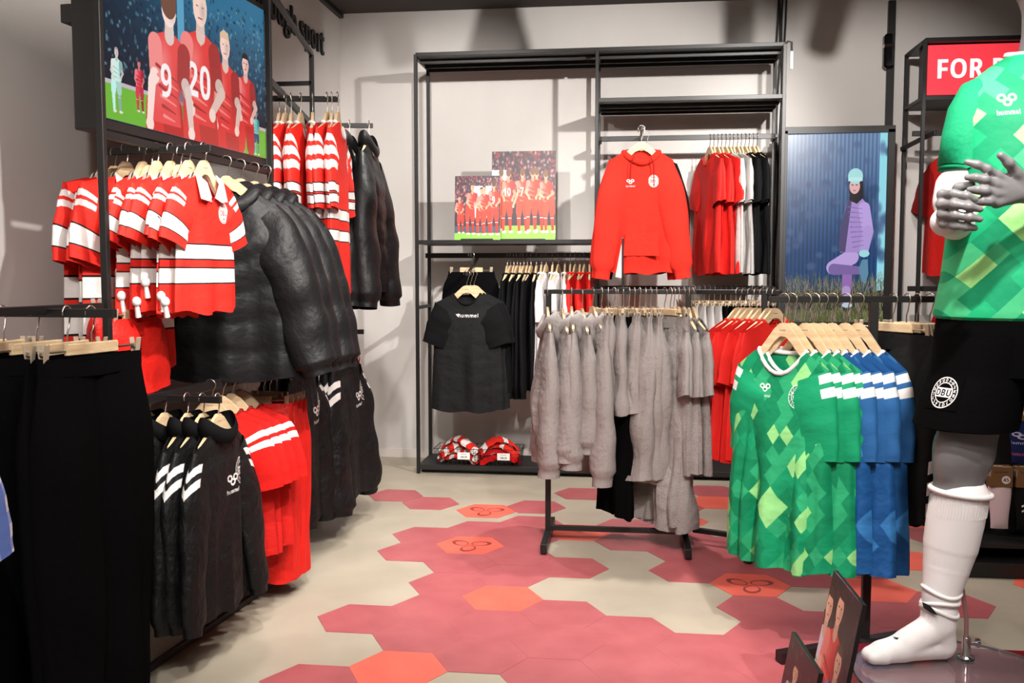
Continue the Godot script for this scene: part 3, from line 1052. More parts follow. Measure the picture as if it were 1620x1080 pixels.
func fill_panel(x: float, z: float, sx: float, sz: float, e: float) -> void:  # added fill light with a glowing panel, out of view
	var t := thing("added_fill_panel", "added white fill light panel out of view under the dark ceiling", "light panel", Vector3(x, 2.85, z), 0.0, "added ceiling fill panels")
	obj("frame", one_box(Vector3(sx + 0.04, 0.03, sz + 0.04), Vector3(0, -0.005, 0)), M.black_metal, t)
	obj("diffuser", one_box(Vector3(sx, 0.006, sz), Vector3(0, -0.022, 0)), M.lamp, t)
	var l := AreaLight3D.new()
	l.name = "fill_panel_light"
	t.add_child(l, true)
	l.position = Vector3(0, -0.03, 0)
	l.rotation.x = -PI / 2
	l.area_size = Vector2(sx, sz)
	l.light_energy = e
	l.light_color = Color(1.0, 0.975, 0.955)
	l.area_range = 14.0
	l.area_attenuation = 2.0
	l.shadow_enabled = true

func lights() -> void:
	M.lamp = glow(Color(1.0, 0.95, 0.88), 6.0)
	var cool := Color(1.0, 0.98, 0.958)
	# unseen row by the back wall, turned down on the goods
	for q in [[-1.15, -4.5, Vector3(-0.9, 0.3, -5.6), 1.2], [-0.5, -4.45, Vector3(-0.6, 0.4, -5.7), 1.2], [0.25, -4.5, Vector3(0.1, 0.9, -5.5), 0.7], [0.95, -4.45, Vector3(0.7, 0.9, -5.8), 0.8], [1.75, -4.5, Vector3(1.6, 0.9, -5.8), 1.2]]:
		unseen_spot(q[0], q[1], q[2], q[3], 34.0, cool)
	# unseen key lights over the aisle, placed to light racks, walls and floor
	for q in [
		[1.25, -3.0, Vector3(-0.35, 1.5, -5.95), 11.0, 32.0],
		[-0.9, -3.3, Vector3(-1.2, 1.5, -5.95), 4.0, 30.0],
		[-0.35, -3.1, Vector3(0.2, 1.2, -5.6), 3.0, 27.0],
		[0.3, -1.7, Vector3(-1.35, 1.25, -3.1), 5.8, 24.0],
		[-0.45, -1.9, Vector3(-1.35, 0.6, -3.6), 4.0, 27.0],
		[-0.75, -4.6, Vector3(-1.0, 0.0, -3.9), 2.5, 36.0],
		[0.0, -0.9, Vector3(-0.5, 0.0, -3.0), 1.7, 32.0],
		[0.55, -1.2, Vector3(0.35, 0.6, -3.6), 6.5, 27.0],
		[0.1, -4.62, Vector3(0.05, 0.0, -3.7), 3.5, 40.0],
		[1.55, -1.3, Vector3(1.0, 1.2, -2.7), 2.2, 27.0],
		[0.45, -0.7, Vector3(0.95, 0.9, -2.6), 2.0, 27.0],
		[0.75, -3.2, Vector3(1.35, 1.7, -5.95), 5.0, 26.0],
		[-0.3, -0.2, Vector3(-1.6, 1.0, -2.3), 4.0, 30.0]]:
		unseen_spot(q[0], q[1], q[2], q[3], q[4], cool)
	fill_panel(-0.2, -2.6, 1.2, 0.6, 2.6)
	fill_panel(0.4, 0.2, 1.6, 0.6, 3.4)

# ------------------------------------------------------------------ room
func room() -> void:
	struct("floor", one_box(Vector3(7.3, 0.1, 9.3), Vector3(1.35, -0.05, -1.5), 0.0), M.floor)
	struct("ceiling", one_box(Vector3(7.3, 0.1, 9.3), Vector3(1.35, 2.911, -1.5), 0.0), M.ceiling)
	struct("wall_back", one_box(Vector3(7.2, 2.96, 0.1), Vector3(1.35, 1.43, WALL_Z - 0.05), 0.0), M.wall)
	struct("wall_left", one_box(Vector3(0.1, 2.96, 9.2), Vector3(WALL_X - 0.05, 1.43, -1.5), 0.0), M.wall)
	struct("wall_right", one_box(Vector3(0.1, 2.96, 9.2), Vector3(4.6, 1.43, -1.5), 0.0), M.wall)
	struct("wall_front", one_box(Vector3(7.2, 2.96, 0.1), Vector3(1.35, 1.43, 3.1), 0.0), M.wall)
	struct("baseboard_back", one_box(Vector3(6.4, 0.058, 0.012), Vector3(1.35, 0.029, WALL_Z + 0.006)), M.skirting)
	struct("baseboard_left", one_box(Vector3(0.012, 0.058, 9.0), Vector3(WALL_X + 0.006, 0.029, -1.48)), M.skirting)
	struct("trim_1", one_box(Vector3(0.03, 0.03, 9.0), Vector3(WALL_X + 0.015, 2.845, -1.48)), M.black_metal)
	hexagons()
	# words on the left wall
	var tm := TextMesh.new()
	var f := SystemFont.new()
	f.font_names = PackedStringArray([FONT])
	f.font_weight = 700
	tm.font = f
	tm.text = "through sport"
	tm.font_size = 64
	tm.pixel_size = 0.0026
	tm.depth = 0.012
	tm.curve_step = 1.0
	var w := tm.get_aabb()
	var o := obj("raised_lettering", tm, mat(Color(0.035, 0.033, 0.033), 0.6))
	tag(o, "black raised lettering ending in sport, high on the left wall", "lettering")
	var sc := 1.12 / w.size.x
	o.scale = Vector3(sc, 1.12 * sc, 1.0)
	o.rotation.y = PI / 2
	o.position = Vector3(WALL_X + 0.007, 2.585, -5.64 + 0.56)

func hex_mesh(s: float, y: float) -> ArrayMesh:
	var b := MB.new()
	var V := []
	for q in [[-1.0, 0.0], [-0.516, -0.861], [0.516, -0.861], [1.0, 0.0], [0.516, 0.861], [-0.516, 0.861]]:
		V.append(Vector3(q[0] * s, y, q[1] * s))
	for k in 6:
		b.tri(Vector3(0, y, 0), V[k], V[(k + 1) % 6])
		b.quad(V[(k + 1) % 6], V[k], V[k] - Vector3(0, y, 0), V[(k + 1) % 6] - Vector3(0, y, 0))
	return b.mesh()

func emblem_mesh() -> ArrayMesh:
	# three looped petals
	var b := MB.new()
	for k in 3:
		var a := PI / 2 + TAU * k / 3.0
		var c := Vector3(cos(a), 0, sin(a)) * 0.055
		var e1 := Vector3(cos(a), 0, sin(a))
		var e2 := Vector3(-sin(a), 0, cos(a))
		var p := PackedVector3Array()
		var t := PackedVector2Array()
		for j in 2:
			for i in 21:
				var f := TAU * i / 20.0
				var r := (0.036 if j == 0 else 0.026 - 0.006 * cos(f)) * (1.0 + 0.1 * sin(f * 2.0))
				p.append(c + e1 * cos(f) * r * 1.25 + e2 * sin(f) * r * 0.95 + Vector3.UP * 0.0013)
				t.append(Vector2(i / 20.0, j))
		b.grid(p, t, 21, true)
	return b.mesh()

func hexagons() -> void:
	var fl := get_node("floor")
	var hm := hex_mesh(0.1535, 0.0012)
	var em := emblem_mesh()
	var list := []
	var rose := {-1: [-0.5, 0.5, 3.5, 5.5], 0: [-1, 1, 2, 3, 4], 1: [-1.5, -0.5, 0.5, 1.5, 3.5, 4.5], 2: [1, 3, 4, 5], 3: [-1.5, -0.5, 3.5, 4.5, 5.5], 4: [-3, -1, 0, 1, 4, 5, 6], 5: [-0.5, 0.5, 2.5, 3.5, 4.5, 5.5], 6: [-1, 0, 1, 3, 4, 5], 7: [0.5, 2.5, 3.5, 4.5], 8: [-3, 2], 9: [-1.5], 10: [0]}
	var org := {0: [0, 5], 1: [2.5], 2: [-1], 4: [-2], 5: [1.5], 7: [1.5], 8: [0], 9: [-2.5], 10: [1, -4]}
	for i in rose:
		for j in rose[i]:
			list.append([Vector3(-0.685 + 0.233 * i, 0, -4.05 + 0.265 * j), M.rose, false])
	for i in org:
		for j in org[i]:
			list.append([Vector3(-0.685 + 0.233 * i, 0, -4.05 + 0.265 * j), M.orange, [i, j] in [[0, 0], [4, -2], [5, 1.5]]])
	for q in [[-1.244, -4.93], [-1.017, -4.78], [-0.458, -4.767], [-0.239, -5.09], [0.473, -5.242]]:
		list.append([Vector3(q[0], 0, q[1]), M.rose, false])
	for q in [[-0.705, -4.655, true], [0.0, -4.955, true], [0.473, -4.977, false]]:
		list.append([Vector3(q[0], 0, q[1]), M.orange, q[2]])
	var k := 0
	for q in list:
		var o := obj("hexagon_tile", hm, q[1], fl)
		o.position = q[0] + Vector3.UP * 0.0002 * (k % 3)
		k += 1
		if q[2]:
			obj("emblem", em, M.emblem, o)

# ------------------------------------------------------------------ racks
func back_rack() -> void:
	var t := thing("shelf_rack", "tall black metal two-bay rack with shelves against the back wall", "rack", Vector3(-0.1935, 0, -5.675))
	var zf := 0.168
	var zb := -0.18
	for x in [-1.0515, 0.0085, 1.0525]:
		for z in [zf, zb]:
			obj("upright", one_box(Vector3(0.02, 2.48, 0.02), Vector3(x, 1.24, z)), M.black_metal, t)
		for y in ([2.47, 0.035, 1.0] if x < 0 else [2.47, 0.035]):
			obj("side_rail", bars([[Vector3(x, y, zb), Vector3(x, y, zf)]]), M.black_metal, t)
	for q in [[-1.0415, -0.0015], [0.0185, 1.0425]]:
		var c: float = (q[0] + q[1]) * 0.5
		var w: float = q[1] - q[0]
		obj("top_shelf", one_box(Vector3(w + 0.02, 0.022, 0.36), Vector3(c, 2.479, -0.006)), M.black_metal, t)
		var rb := MB.new()
		for z in [zf - 0.1, zf - 0.22, zb + 0.012]:
			rb.box(Vector3(w, 0.022, 0.012), Transform3D(Basis(), Vector3(c, 2.457, z)))
		obj("shelf_rib", rb.mesh(), M.black_metal, t)
		obj("bottom_shelf", one_box(Vector3(w + 0.02, 0.03, 0.36), Vector3(c, 0.04, -0.006)), M.shelf, t)
		obj("plinth", one_box(Vector3(w, 0.024, 0.3), Vector3(c, 0.012, -0.03)), M.black_metal, t)
	obj("shelf", one_box(Vector3(1.045, 0.024, 0.36), Vector3(0.5305, 2.193, -0.006)), M.black_metal, t)
	var sr := MB.new()
	for z in [zf - 0.1, zf - 0.22, zb + 0.012]:
		sr.box(Vector3(1.02, 0.02, 0.012), Transform3D(Basis(), Vector3(0.5305, 2.172, z)))
	obj("shelf_rib", sr.mesh(), M.black_metal, t)
	obj("shelf", one_box(Vector3(1.045, 0.024, 0.36), Vector3(-0.5215, 1.388, -0.006)), M.black_metal, t)
	obj("hanging_rail", bars([[Vector3(-1.0415, 1.312, -0.025), Vector3(-0.0015, 1.312, -0.025)]], 0.014, 0.03), M.black_metal, t)
	obj("hanging_rail", bars([[Vector3(0.0185, 2.0, -0.025), Vector3(1.0425, 2.0, -0.025)]], 0.014, 0.03), M.black_metal, t)
	obj("hanging_rail", bars([[Vector3(0.0185, 1.115, -0.025), Vector3(1.0425, 1.115, -0.025)]], 0.014, 0.03), M.black_metal, t)
	for x in [0.0185, 1.0425]:
		for y in [2.0, 1.115]:
			obj("rail_bracket", bars([[Vector3(x, y, -0.18), Vector3(x, y, -0.01)]]), M.black_metal, t)
	# arms that reach forward from the rails
	obj("display_arm", bars([[Vector3(0.262, 2.0, -0.075), Vector3(0.262, 2.0, 0.37)]], 0.012, 0.026), M.black_metal, t)
	obj("display_arm", bars([[Vector3(-0.74, 1.312, -0.075), Vector3(-0.74, 1.312, 0.09)], [Vector3(-0.722, 1.30, -0.06), Vector3(-0.722, 1.2, 0.3)], [Vector3(-0.722, 1.2, 0.3), Vector3(-0.722, 1.2, 0.36)]], 0.012, 0.02), M.black_metal, t)

func t_rack(called: String, label: String, a: Vector3, b: Vector3, spread: float, over_a := 0.0, over_b := 0.0, both := true) -> Node3D:
	# two posts on splayed feet, a bar on top and one near the ground
	var c := Vector3((a.x + b.x) * 0.5, 0, (a.z + b.z) * 0.5)
	var t := thing(called, label, "clothes rack", c)
	var d := (b - a).normalized()
	var n := Vector3(-d.z, 0, d.x)
	for q in ([a, b] if both else [b]):
		var p: Vector3 = q - c
		obj("post", bars([[Vector3(p.x, 0.04, p.z), Vector3(p.x, p.y, p.z)]], 0.024, 0.024), M.black_metal, t)
		obj("foot", bars([[Vector3(p.x, 0.028, p.z) - n * spread, Vector3(p.x, 0.028, p.z) + n * spread]], 0.028, 0.04), M.black_metal, t)
	obj("top_bar", bars([[a - c - d * over_a, b - c + d * over_b]], 0.02, 0.02), M.black_metal, t)
	var lo := Vector3(0, 0.06 - a.y, 0)
	obj("lower_bar", bars([[a - c + lo, b - c + lo]], 0.022, 0.022), M.black_metal, t)
	return t

func t_arm(t: Node3D, c: Vector3, n: Vector3, half: float, half_in := -1.0) -> void:
	# a short bar across a wall rail, at right angles to it
	obj("cross_arm", bars([[c - n * (half if half_in < 0 else half_in), c + n * half]], 0.016, 0.022), M.black_metal, t)

func wall_bays() -> void:
	var o := Vector3(-1.347, 0, -3.467)
	var d1 := Vector3(0.092, 0, -0.996)
	var d2 := Vector3(-0.181, 0, -0.984)
	var n1 := Vector3(0.996, 0, 0.092)
	var n2 := Vector3(0.984, 0, -0.181)
	var t := thing("display_frame", "black square-tube frame carrying the television and red striped polos on the left", "rack", o)
	var a := -d1 * 1.005
	for p in [a, Vector3.ZERO]:
		obj("upright", bars([[p, p + Vector3.UP * 2.75]]), M.black_metal, t)
	for q in [[1.583, 0.02], [0.826, 0.03], [0.012, 0.022], [2.74, 0.02]]:
		obj("rail", bars([[a + Vector3.UP * q[0], Vector3.UP * q[0]]], 0.018, q[1]), M.black_metal, t)
	t_arm(t, Vector3(-0.068, 1.574, 0.734), n1, 0.178)
	t_arm(t, Vector3(-0.068, 0.818, 0.732), n1, 0.19)
	var w := -d1 * 1.005
	t = thing("display_frame", "black square-tube wall frame nearest the viewer, holding long black trousers", "rack", o - d1 * 1.03)
	for p in [-d1 * 1.0]:
		obj("upright", bars([[p, p + Vector3.UP * 2.75]]), M.black_metal, t)
	for q in [1.11, 0.012, 2.74]:
		obj("rail", bars([[w + Vector3.UP * q, Vector3.UP * q]], 0.018, 0.022), M.black_metal, t)
	t_arm(t, Vector3(-0.012, 1.102, 0.22), n1, 0.19, 0.3)
	t = thing("display_frame", "black square-tube frame beside the lettering, holding long red jerseys", "rack", o + d2 * 0.02)
	var e := d2 * 1.06
	obj("upright", bars([[e, e + Vector3.UP * 2.27]]), M.black_metal, t)
	for q in [[2.27, 0.022], [1.925, 0.03], [0.95, 0.022], [0.012, 0.022]]:
		obj("rail", bars([[Vector3.UP * q[0], e + Vector3.UP * q[0]]], 0.018, q[1]), M.black_metal, t)
	t_arm(t, Vector3(-0.05, 1.912, -0.27), n2, 0.225)
	t_arm(t, Vector3(-0.15, 1.9, -0.87), n2, 0.3)
	t_arm(t, Vector3(-0.05, 0.93, -0.3), n2, 0.23)
	t_arm(t, Vector3(-0.13, 0.93, -0.75), n2, 0.26)
	obj("support_bracket", bars([[e + Vector3(-0.36, 2.13, 0), e + Vector3(0, 2.13, 0)]], 0.02, 0.02), M.black_metal, t)

func television() -> void:
	var o := Vector3(-1.394, 1.9, -2.967)
	var t := thing("television", "large television in a black case showing footballers in red on a pitch", "television", o, atan2(0.996, 0.092))
	obj("case", one_box(Vector3(0.985, 0.6, 0.085), Vector3(0, 0.0, -0.05), 0.004), M.black_metal, t)
	var s := obj("screen", one_box(Vector3(0.955, 0.545, 0.004), Vector3(0, 0.005, -0.006), 0.0), glow(Color.WHITE, 1.0, tv_picture()), t)
	s.name = "screen"
	var l := AreaLight3D.new()
	l.name = "screen_light"
	t.add_child(l, true)
	l.position = Vector3(0, 0, 0.01)
	l.rotation.y = PI
	l.area_size = Vector2(0.95, 0.54)
	l.light_energy = 0.12
	l.light_color = Color(0.8, 0.75, 0.9)
	l.area_range = 14.0
	l.shadow_enabled = true
	var b := MB.new()
	b.box(Vector3(0.05, 0.05, 0.04), Transform3D(Basis(), Vector3(-0.46, 0.02, -0.11)))
	b.box(Vector3(0.04, 0.03, 0.05), Transform3D(Basis(), Vector3(-0.46, 0.2, -0.11)))
	obj("mounting_block", b.mesh(), M.black_metal, t)

func portrait_screen() -> void:
	var t := thing("portrait_screen", "tall framed lightbox of a person in a lilac jacket and pale beanie", "lightbox", Vector3(1.196, 0, -5.72))
	var b := MB.new()
	for q in [[Vector3(-0.3, 0.02, 0), Vector3(-0.3, 2.03, 0)], [Vector3(0.3, 0.02, 0), Vector3(0.3, 2.03, 0)]]:
		b.bar(q[0], q[1], 0.04, 0.05)
	b.bar(Vector3(-0.32, 2.03, 0), Vector3(0.32, 2.03, 0), 0.05, 0.04)
	b.bar(Vector3(-0.3, 0.9, 0), Vector3(0.3, 0.9, 0), 0.05, 0.04)
	b.bar(Vector3(-0.3, 0.03, 0), Vector3(0.3, 0.03, 0), 0.05, 0.04)
	obj("frame", b.mesh(), M.black_metal, t)
	obj("lit_print", one_box(Vector3(0.57, 1.11, 0.01), Vector3(0, 1.462, 0.006), 0.0), glow(Color.WHITE, 1.05, fashion_print()), t)
	obj("back_panel", one_box(Vector3(0.58, 1.98, 0.01), Vector3(0, 1.02, -0.015), 0.0), M.black_metal, t)

func right_rack() -> void:
	var t := thing("shelf_rack", "black metal rack behind the mannequin with a red lit sign on top", "rack", Vector3(1.608, 0, -5.675))
	var zf := 0.168
	var zb := -0.18
	for x in [0.0, 1.06]:
		for z in [zf, zb]:
			obj("upright", one_box(Vector3(0.02, 2.48, 0.02), Vector3(x, 1.24, z)), M.black_metal, t)
		for y in [2.47, 2.165, 0.035]:
			obj("side_rail", bars([[Vector3(x, y, zb), Vector3(x, y, zf)]]), M.black_metal, t)
	for y in [2.478, 2.165, 0.04]:
		obj("shelf", one_box(Vector3(1.06, 0.024, 0.36), Vector3(0.53, y, -0.006)), M.black_metal, t)
	for y in [2.0, 1.115]:
		obj("hanging_rail", bars([[Vector3(0.0, y, -0.025), Vector3(1.06, y, -0.025)]], 0.014, 0.03), M.black_metal, t)
	obj("display_arm", bars([[Vector3(-0.02, 1.93, -0.17), Vector3(0.09, 1.99, 0.1)]], 0.012, 0.026), M.black_metal, t)
	obj("shelf", one_box(Vector3(1.06, 0.02, 0.3), Vector3(0.53, 0.82, -0.03)), M.black_metal, t)
	var s := thing("lit_sign", "glowing red sign box with the white words FOR D", "sign", Vector3(2.14, 2.323, -5.56))
	obj("case", one_box(Vector3(1.03, 0.285, 0.12), Vector3(0, 0, -0.05), 0.002), M.black_metal, s)
	obj("lit_face", one_box(Vector3(1.01, 0.27, 0.006), Vector3(0, 0, 0.013), 0.0), glow(Color(0.9, 0.22, 0.27), 0.8), s)
	var tm := TextMesh.new()
	var f := SystemFont.new()
	f.font_names = PackedStringArray([FONT])
	f.font_weight = 700
	tm.font = f
	tm.text = "FOR D"
	tm.font_size = 64
	tm.pixel_size = 0.0025
	tm.depth = 0.004
	var w := tm.get_aabb()
	var k := 0.105 / w.size.y
	var o := obj("lettering", tm, glow(Color(1.0, 0.9, 0.9), 0.75), s)
	o.scale = Vector3(k * 0.92, k, 1)
	o.position = Vector3(-0.455 + w.size.x * k * 0.46, 0.003, 0.018)
	var l := AreaLight3D.new()
	l.name = "sign_light"
	s.add_child(l, true)
	l.position = Vector3(0, 0, 0.03)
	l.rotation.y = PI
	l.area_size = Vector2(1.0, 0.26)
	l.light_energy = 0.08
	l.light_color = Color(1.0, 0.4, 0.4)
	l.area_range = 10.0
	l.shadow_enabled = true

func pipes() -> void:
	var b := MB.new()
	b.box(Vector3(0.04, 2.4, 0.03), Transform3D(Basis(), Vector3(0, 1.62, 0)))
	tag(obj("cable_conduit", b.mesh(), M.black_metal), "black cable conduit running up the wall beside the lilac jacket lightbox", "conduit").position = Vector3(1.545, 0, -5.965)
	b = MB.new()
	for k in 4:
		var p := PackedVector3Array()
		for j in 24:
			p.append(Vector3(-0.024 + 0.016 * k + 0.006 * sin(j * 0.9 + k * 2.0), 0.1 + 2.75 * j / 23.0, 0.008 * sin(j * 0.6 + k)))
		b.tube(p, 0.0055, 6)
	tag(obj("cable_bundle", b.mesh(), M.black_metal), "bundle of black cables rising behind the right end of the two-bay rack", "cables").position = Vector3(0.905, 0, -5.965)
	var t := thing("power_supply_box", "small glossy black power box clipped to the wall conduit", "power box", Vector3(1.525, 2.52, -5.945))
	b = MB.new()
	b.box(Vector3(0.055, 0.2, 0.06), Transform3D(), 0.012)
	obj("body", b.mesh(), mat(Color(0.04, 0.04, 0.045), 0.2), t)
	obj("cover_band", one_box(Vector3(0.057, 0.018, 0.062), Vector3(0, 0.03, 0)), M.chrome, t)
	t = thing("hook_tag", "white plastic tag hanging at the upper right corner of the two-bay rack", "tag", Vector3(0.885, 2.47, -5.51))
	b = MB.new()
	b.tube(PackedVector3Array([Vector3(-0.03, 0.0, 0), Vector3(-0.01, 0.025, 0), Vector3(0.01, 0.02, 0), Vector3(0.012, -0.03, 0)]), 0.006, 8)
	obj("clip", b.mesh(), M.black_metal, t)
	obj("tag_strip", one_box(Vector3(0.016, 0.1, 0.012), Vector3(0.012, -0.08, 0), 0.004), M.white_plastic, t)
	t = thing("light_switch", "white square switch plate on the wall near the black hanging tees", "switch", Vector3(0.86, 1.66, -5.978))
	obj("plate", one_box(Vector3(0.08, 0.085, 0.016), Vector3.ZERO, 0.004), M.white_plastic, t)
	obj("rocker", one_box(Vector3(0.045, 0.05, 0.008), Vector3(0, 0, 0.01), 0.002), M.white_plastic, t)

# ------------------------------------------------------------------ goods
func nth(k: int) -> String:
	return ORD[k]

func goods_left() -> void:
	var polo := {"y0": -0.085, "w": 0.145, "sw": 0.145, "L": 0.41, "slope": 0.03, "nk": 0.055, "scoop": 0.085, "vee": true, "d": 0.022, "fold": 0.007, "sl": 0.15, "r0": 0.072, "r1": 0.06, "ang0": 44.0, "ang1": 22.0, "cuffd": 0.018, "drop": 0.9, "collar": "polo", "flare": 0.012}
	var big := polo.duplicate()
	big.merge({"w": 0.2, "sw": 0.19, "L": 0.6, "sl": 0.2, "r0": 0.09, "r1": 0.075, "ang0": 36.0, "ang1": 14.0}, true)
	var xs := [-1.585, -1.555, -1.515, -1.465, -1.44, -1.415, -1.375, -1.345, -1.315, -1.27]
	for k in 10:
		var f: int = 9 - k
		var s := big if k < 3 else polo
		var lab := "red striped polo hung under the television, %s from the aisle" % nth(f)
		var g := shirt_on_hanger("striped_polo", "big_polo" if k < 3 else "polo", s, [M.polo, M.polo_sleeve, M.white_cloth], Vector3(xs[k], 1.576 - 0.012 * float(k % 3 == 1), -2.733 + 0.004 * (k % 3)), deg_to_rad(84.7 + [0, 5, -4, 3, -6, 4, -3, 5, -2, -3][k]), lab, "shirt", "", k % 3, k > 6)
		if k in [4, 5, 6, 7, 8]:
			var tg := MB.new()
			tg.ellipsoid(Vector3.ZERO, Vector3(0.015, 0.015, 0.012), 12, 8)
			tg.tube(PackedVector3Array([Vector3(0, -0.008, 0), Vector3(0.008, -0.045, 0)]), [0.006, 0.0085], 8)
			var o := obj("security_tag", tg.mesh(), M.white_plastic, g)
			o.position = Vector3(-0.152 - 0.006 * (k % 2), -0.40 - 0.028 * (k % 3), 0.012)
			o.set_meta("label", "white security tag")
	# red shorts seen below the polos
	var kshort := {"y0": -0.1, "w": 0.12, "L": 0.22, "thigh": 0.075, "hem": 0.085, "d": 0.035, "fold": 0.006, "rows": 12, "gap": 0.09}
	for k in 2:
		pants_on_clips("red_shorts", "kshort", kshort, M.red_shine, Vector3(-1.50 + 0.05 * k, 1.2 - 0.03 * k, -2.64), deg_to_rad(84.0), "plain red shorts hanging below the polos, %s" % ["nearer the wall", "nearer the aisle"][k], "shorts", "", k)
	var puff := {"y0": -0.10, "w": 0.24, "sw": 0.17, "L": 0.66, "slope": 0.05, "nk": 0.085, "scoop": 0.05, "d": 0.065, "fold": 0.018, "sl": 0.57, "r0": 0.1, "r1": 0.075, "ang0": 44.0, "ang1": 15.0, "drop": 0.5, "collar": "hood", "hood": 0.036, "quilt": 0.006, "bands": 6.0, "rows": 48, "sleeve_rows": 44, "puff": 0.0025, "puffs": 5.0, "cuff": 0.06, "crease": 0.16, "cuffd": 0.06, "flare": 0.02, "forward": 0.04}
	var ph := [Vector3(-1.378, 1.588, -3.138), Vector3(-1.369, 1.588, -3.235), Vector3(-1.358, 1.588, -3.335), Vector3(-1.349, 1.588, -3.43)]
	for k in 4:
		shirt_on_hanger("puffer_jacket", "puff", puff, [M.puffer], ph[k], deg_to_rad(-6.0 + 16.0 - 3.0 * k), "black padded hooded jacket beside the polos, %s from the front" % nth(k), "jacket", "", k % 2, false)
	# lower arm and rail of the television bay
	var jk := {"y0": -0.095, "w": 0.15, "sw": 0.15, "L": 0.56, "slope": 0.045, "nk": 0.075, "scoop": 0.03, "d": 0.032, "fold": 0.009, "sl": 0.5, "r0": 0.078, "r1": 0.05, "ang0": 36.0, "ang1": 7.0, "drop": 0.5, "collar": "stand", "stand": 0.06, "crease": 0.16, "cuff": 0.05, "sleeve_rows": 26, "forward": 0.03}
	xs = [-1.47, -1.418, -1.344, -1.294, -1.245]
	for k in 5:
		shirt_on_hanger("track_jacket", "jk", jk, [M.jacket, M.jacket_sleeve, M.black], Vector3(xs[k], 0.818, -2.735), deg_to_rad(86.0 + [3, -4, 2, -3, 0][k]), "black zip jacket hung low below the television, %s from the aisle" % nth(4 - k), "jacket", "", k % 3, k > 1)
	var tee := {"y0": -0.095, "w": 0.165, "sw": 0.165, "L": 0.52, "slope": 0.04, "nk": 0.07, "scoop": 0.06, "d": 0.026, "fold": 0.008, "sl": 0.19, "r0": 0.08, "r1": 0.068, "cuffd": 0.02, "ang0": 40.0, "ang1": 14.0, "drop": 0.8, "flare": 0.015}
	var d1 := Vector3(0.092, 0, -0.996)
	var rail := Vector3(-1.347, 0.828, -3.467)
	var ts := [0.47, 0.40, 0.33, 0.25]
	for k in 4:
		shirt_on_hanger("red_tee", "tee", tee, [M.red, M.tee_sleeve, M.trim_shade_red], rail - d1 * ts[k], deg_to_rad(8.0 - 3.0 * k), "chevroned red tee on the low rail, %s from the front" % nth(k), "t-shirt", "", k % 2, k == 0)
	var rp := {"y0": -0.1, "w": 0.145, "L": 0.66, "thigh": 0.09, "hem": 0.062, "d": 0.05, "fold": 0.009, "gap": 0.075}
	for k in 4:
		pants_on_clips("red_trousers", "rp", rp, M.red_shine, rail - d1 * (0.19 - 0.05 * k), deg_to_rad(10.0 - 5.0 * k), "shiny red trousers clipped behind the red tees, %s from the front" % nth(k), "trousers", "", k % 2)
	# frame beside the lettering
	var lj := {"y0": -0.11, "w": 0.225, "sw": 0.2, "L": 0.7, "slope": 0.045, "nk": 0.075, "scoop": 0.06, "d": 0.026, "fold": 0.008, "sl": 0.27, "r0": 0.1, "r1": 0.075, "ang0": 38.0, "ang1": 8.0, "drop": 0.7, "flare": 0.02, "collar": "rib"}
	xs = [-1.41, -1.385, -1.36, -1.32, -1.27, -1.21, -1.19, -1.165]
	for k in 8:
		var g := shirt_on_hanger("striped_jersey", "lj", lj, [M.polo_long, M.jersey_sleeve, M.white_cloth], Vector3(xs[k], 1.912, -3.735), deg_to_rad(100.4 + [3, -4, 5, -3, 6, -4, 3, -2][k]), "long red striped jersey beside the wall lettering, %s from the aisle" % nth(7 - k), "jersey", "", k % 3)
		if k == 6 or k == 7:
			var o := obj("security_tag", cache.get("tag", security_tag()), M.white_plastic, g)
			o.position = Vector3(-0.235, -0.72, 0.01)
			o.set_meta("label", "white security tag")
	var bp := puff.duplicate()
	bp.merge({"L": 0.68, "sl": 0.68, "ang1": 9.0, "collar": "stand", "stand": 0.07, "d": 0.06, "puff": 0.003}, true)
	for k in 3:
		shirt_on_hanger("puffer_jacket", "bp", bp, [M.puffer], Vector3(-1.39 + 0.09 * k, 1.9, -4.33 - 0.01 * k), deg_to_rad(102.0 - 4 * k), "black padded jacket behind the long red jerseys, %s from the aisle" % nth(2 - k), "jacket", "", k % 2)
	var tj := {"y0": -0.11, "w": 0.22, "sw": 0.19, "L": 0.66, "slope": 0.05, "nk": 0.08, "scoop": 0.03, "d": 0.05, "fold": 0.013, "sl": 0.6, "r0": 0.105, "r1": 0.085, "cuffd": 0.07, "ang0": 36.0, "ang1": 6.0, "drop": 0.5, "collar": "stand", "stand": 0.065, "crease": 0.18, "cuff": 0.05, "sleeve_rows": 30, "forward": 0.02}
	var at := [Vector3(-1.46, 0.93, -3.70), Vector3(-1.395, 0.93, -3.705), Vector3(-1.325, 0.93, -3.715), Vector3(-1.37, 0.93, -4.2), Vector3(-1.29, 0.93, -4.21)]
	for k in 5:
		shirt_on_hanger("track_jacket", "tj", tj, [M.jacket, M.jacket_sleeve, M.black], at[k], deg_to_rad(100.0 + [4, -3, -8, 2, -12][k]), "black jacket past the red trousers, low %s" % ["front arm, wall end", "front arm, middle", "front arm, aisle end", "rear arm, wall end", "rear arm, aisle end"][k], "jacket", "", k % 3)
	shirt_on_hanger("striped_jersey", "lj", lj, [M.polo_long, M.jersey_sleeve, M.white_cloth], Vector3(-1.335, 1.0, -4.45), deg_to_rad(101.0), "red jersey half hidden behind the rear black jackets", "jersey", "", 1)
	# foreground trousers
	var fp := {"y0": -0.105, "w": 0.17, "L": 0.98, "thigh": 0.12, "hem": 0.09, "d": 0.045, "fold": 0.012, "gap": 0.09}
	xs = [-1.65, -1.58, -1.49, -1.405, -1.34]
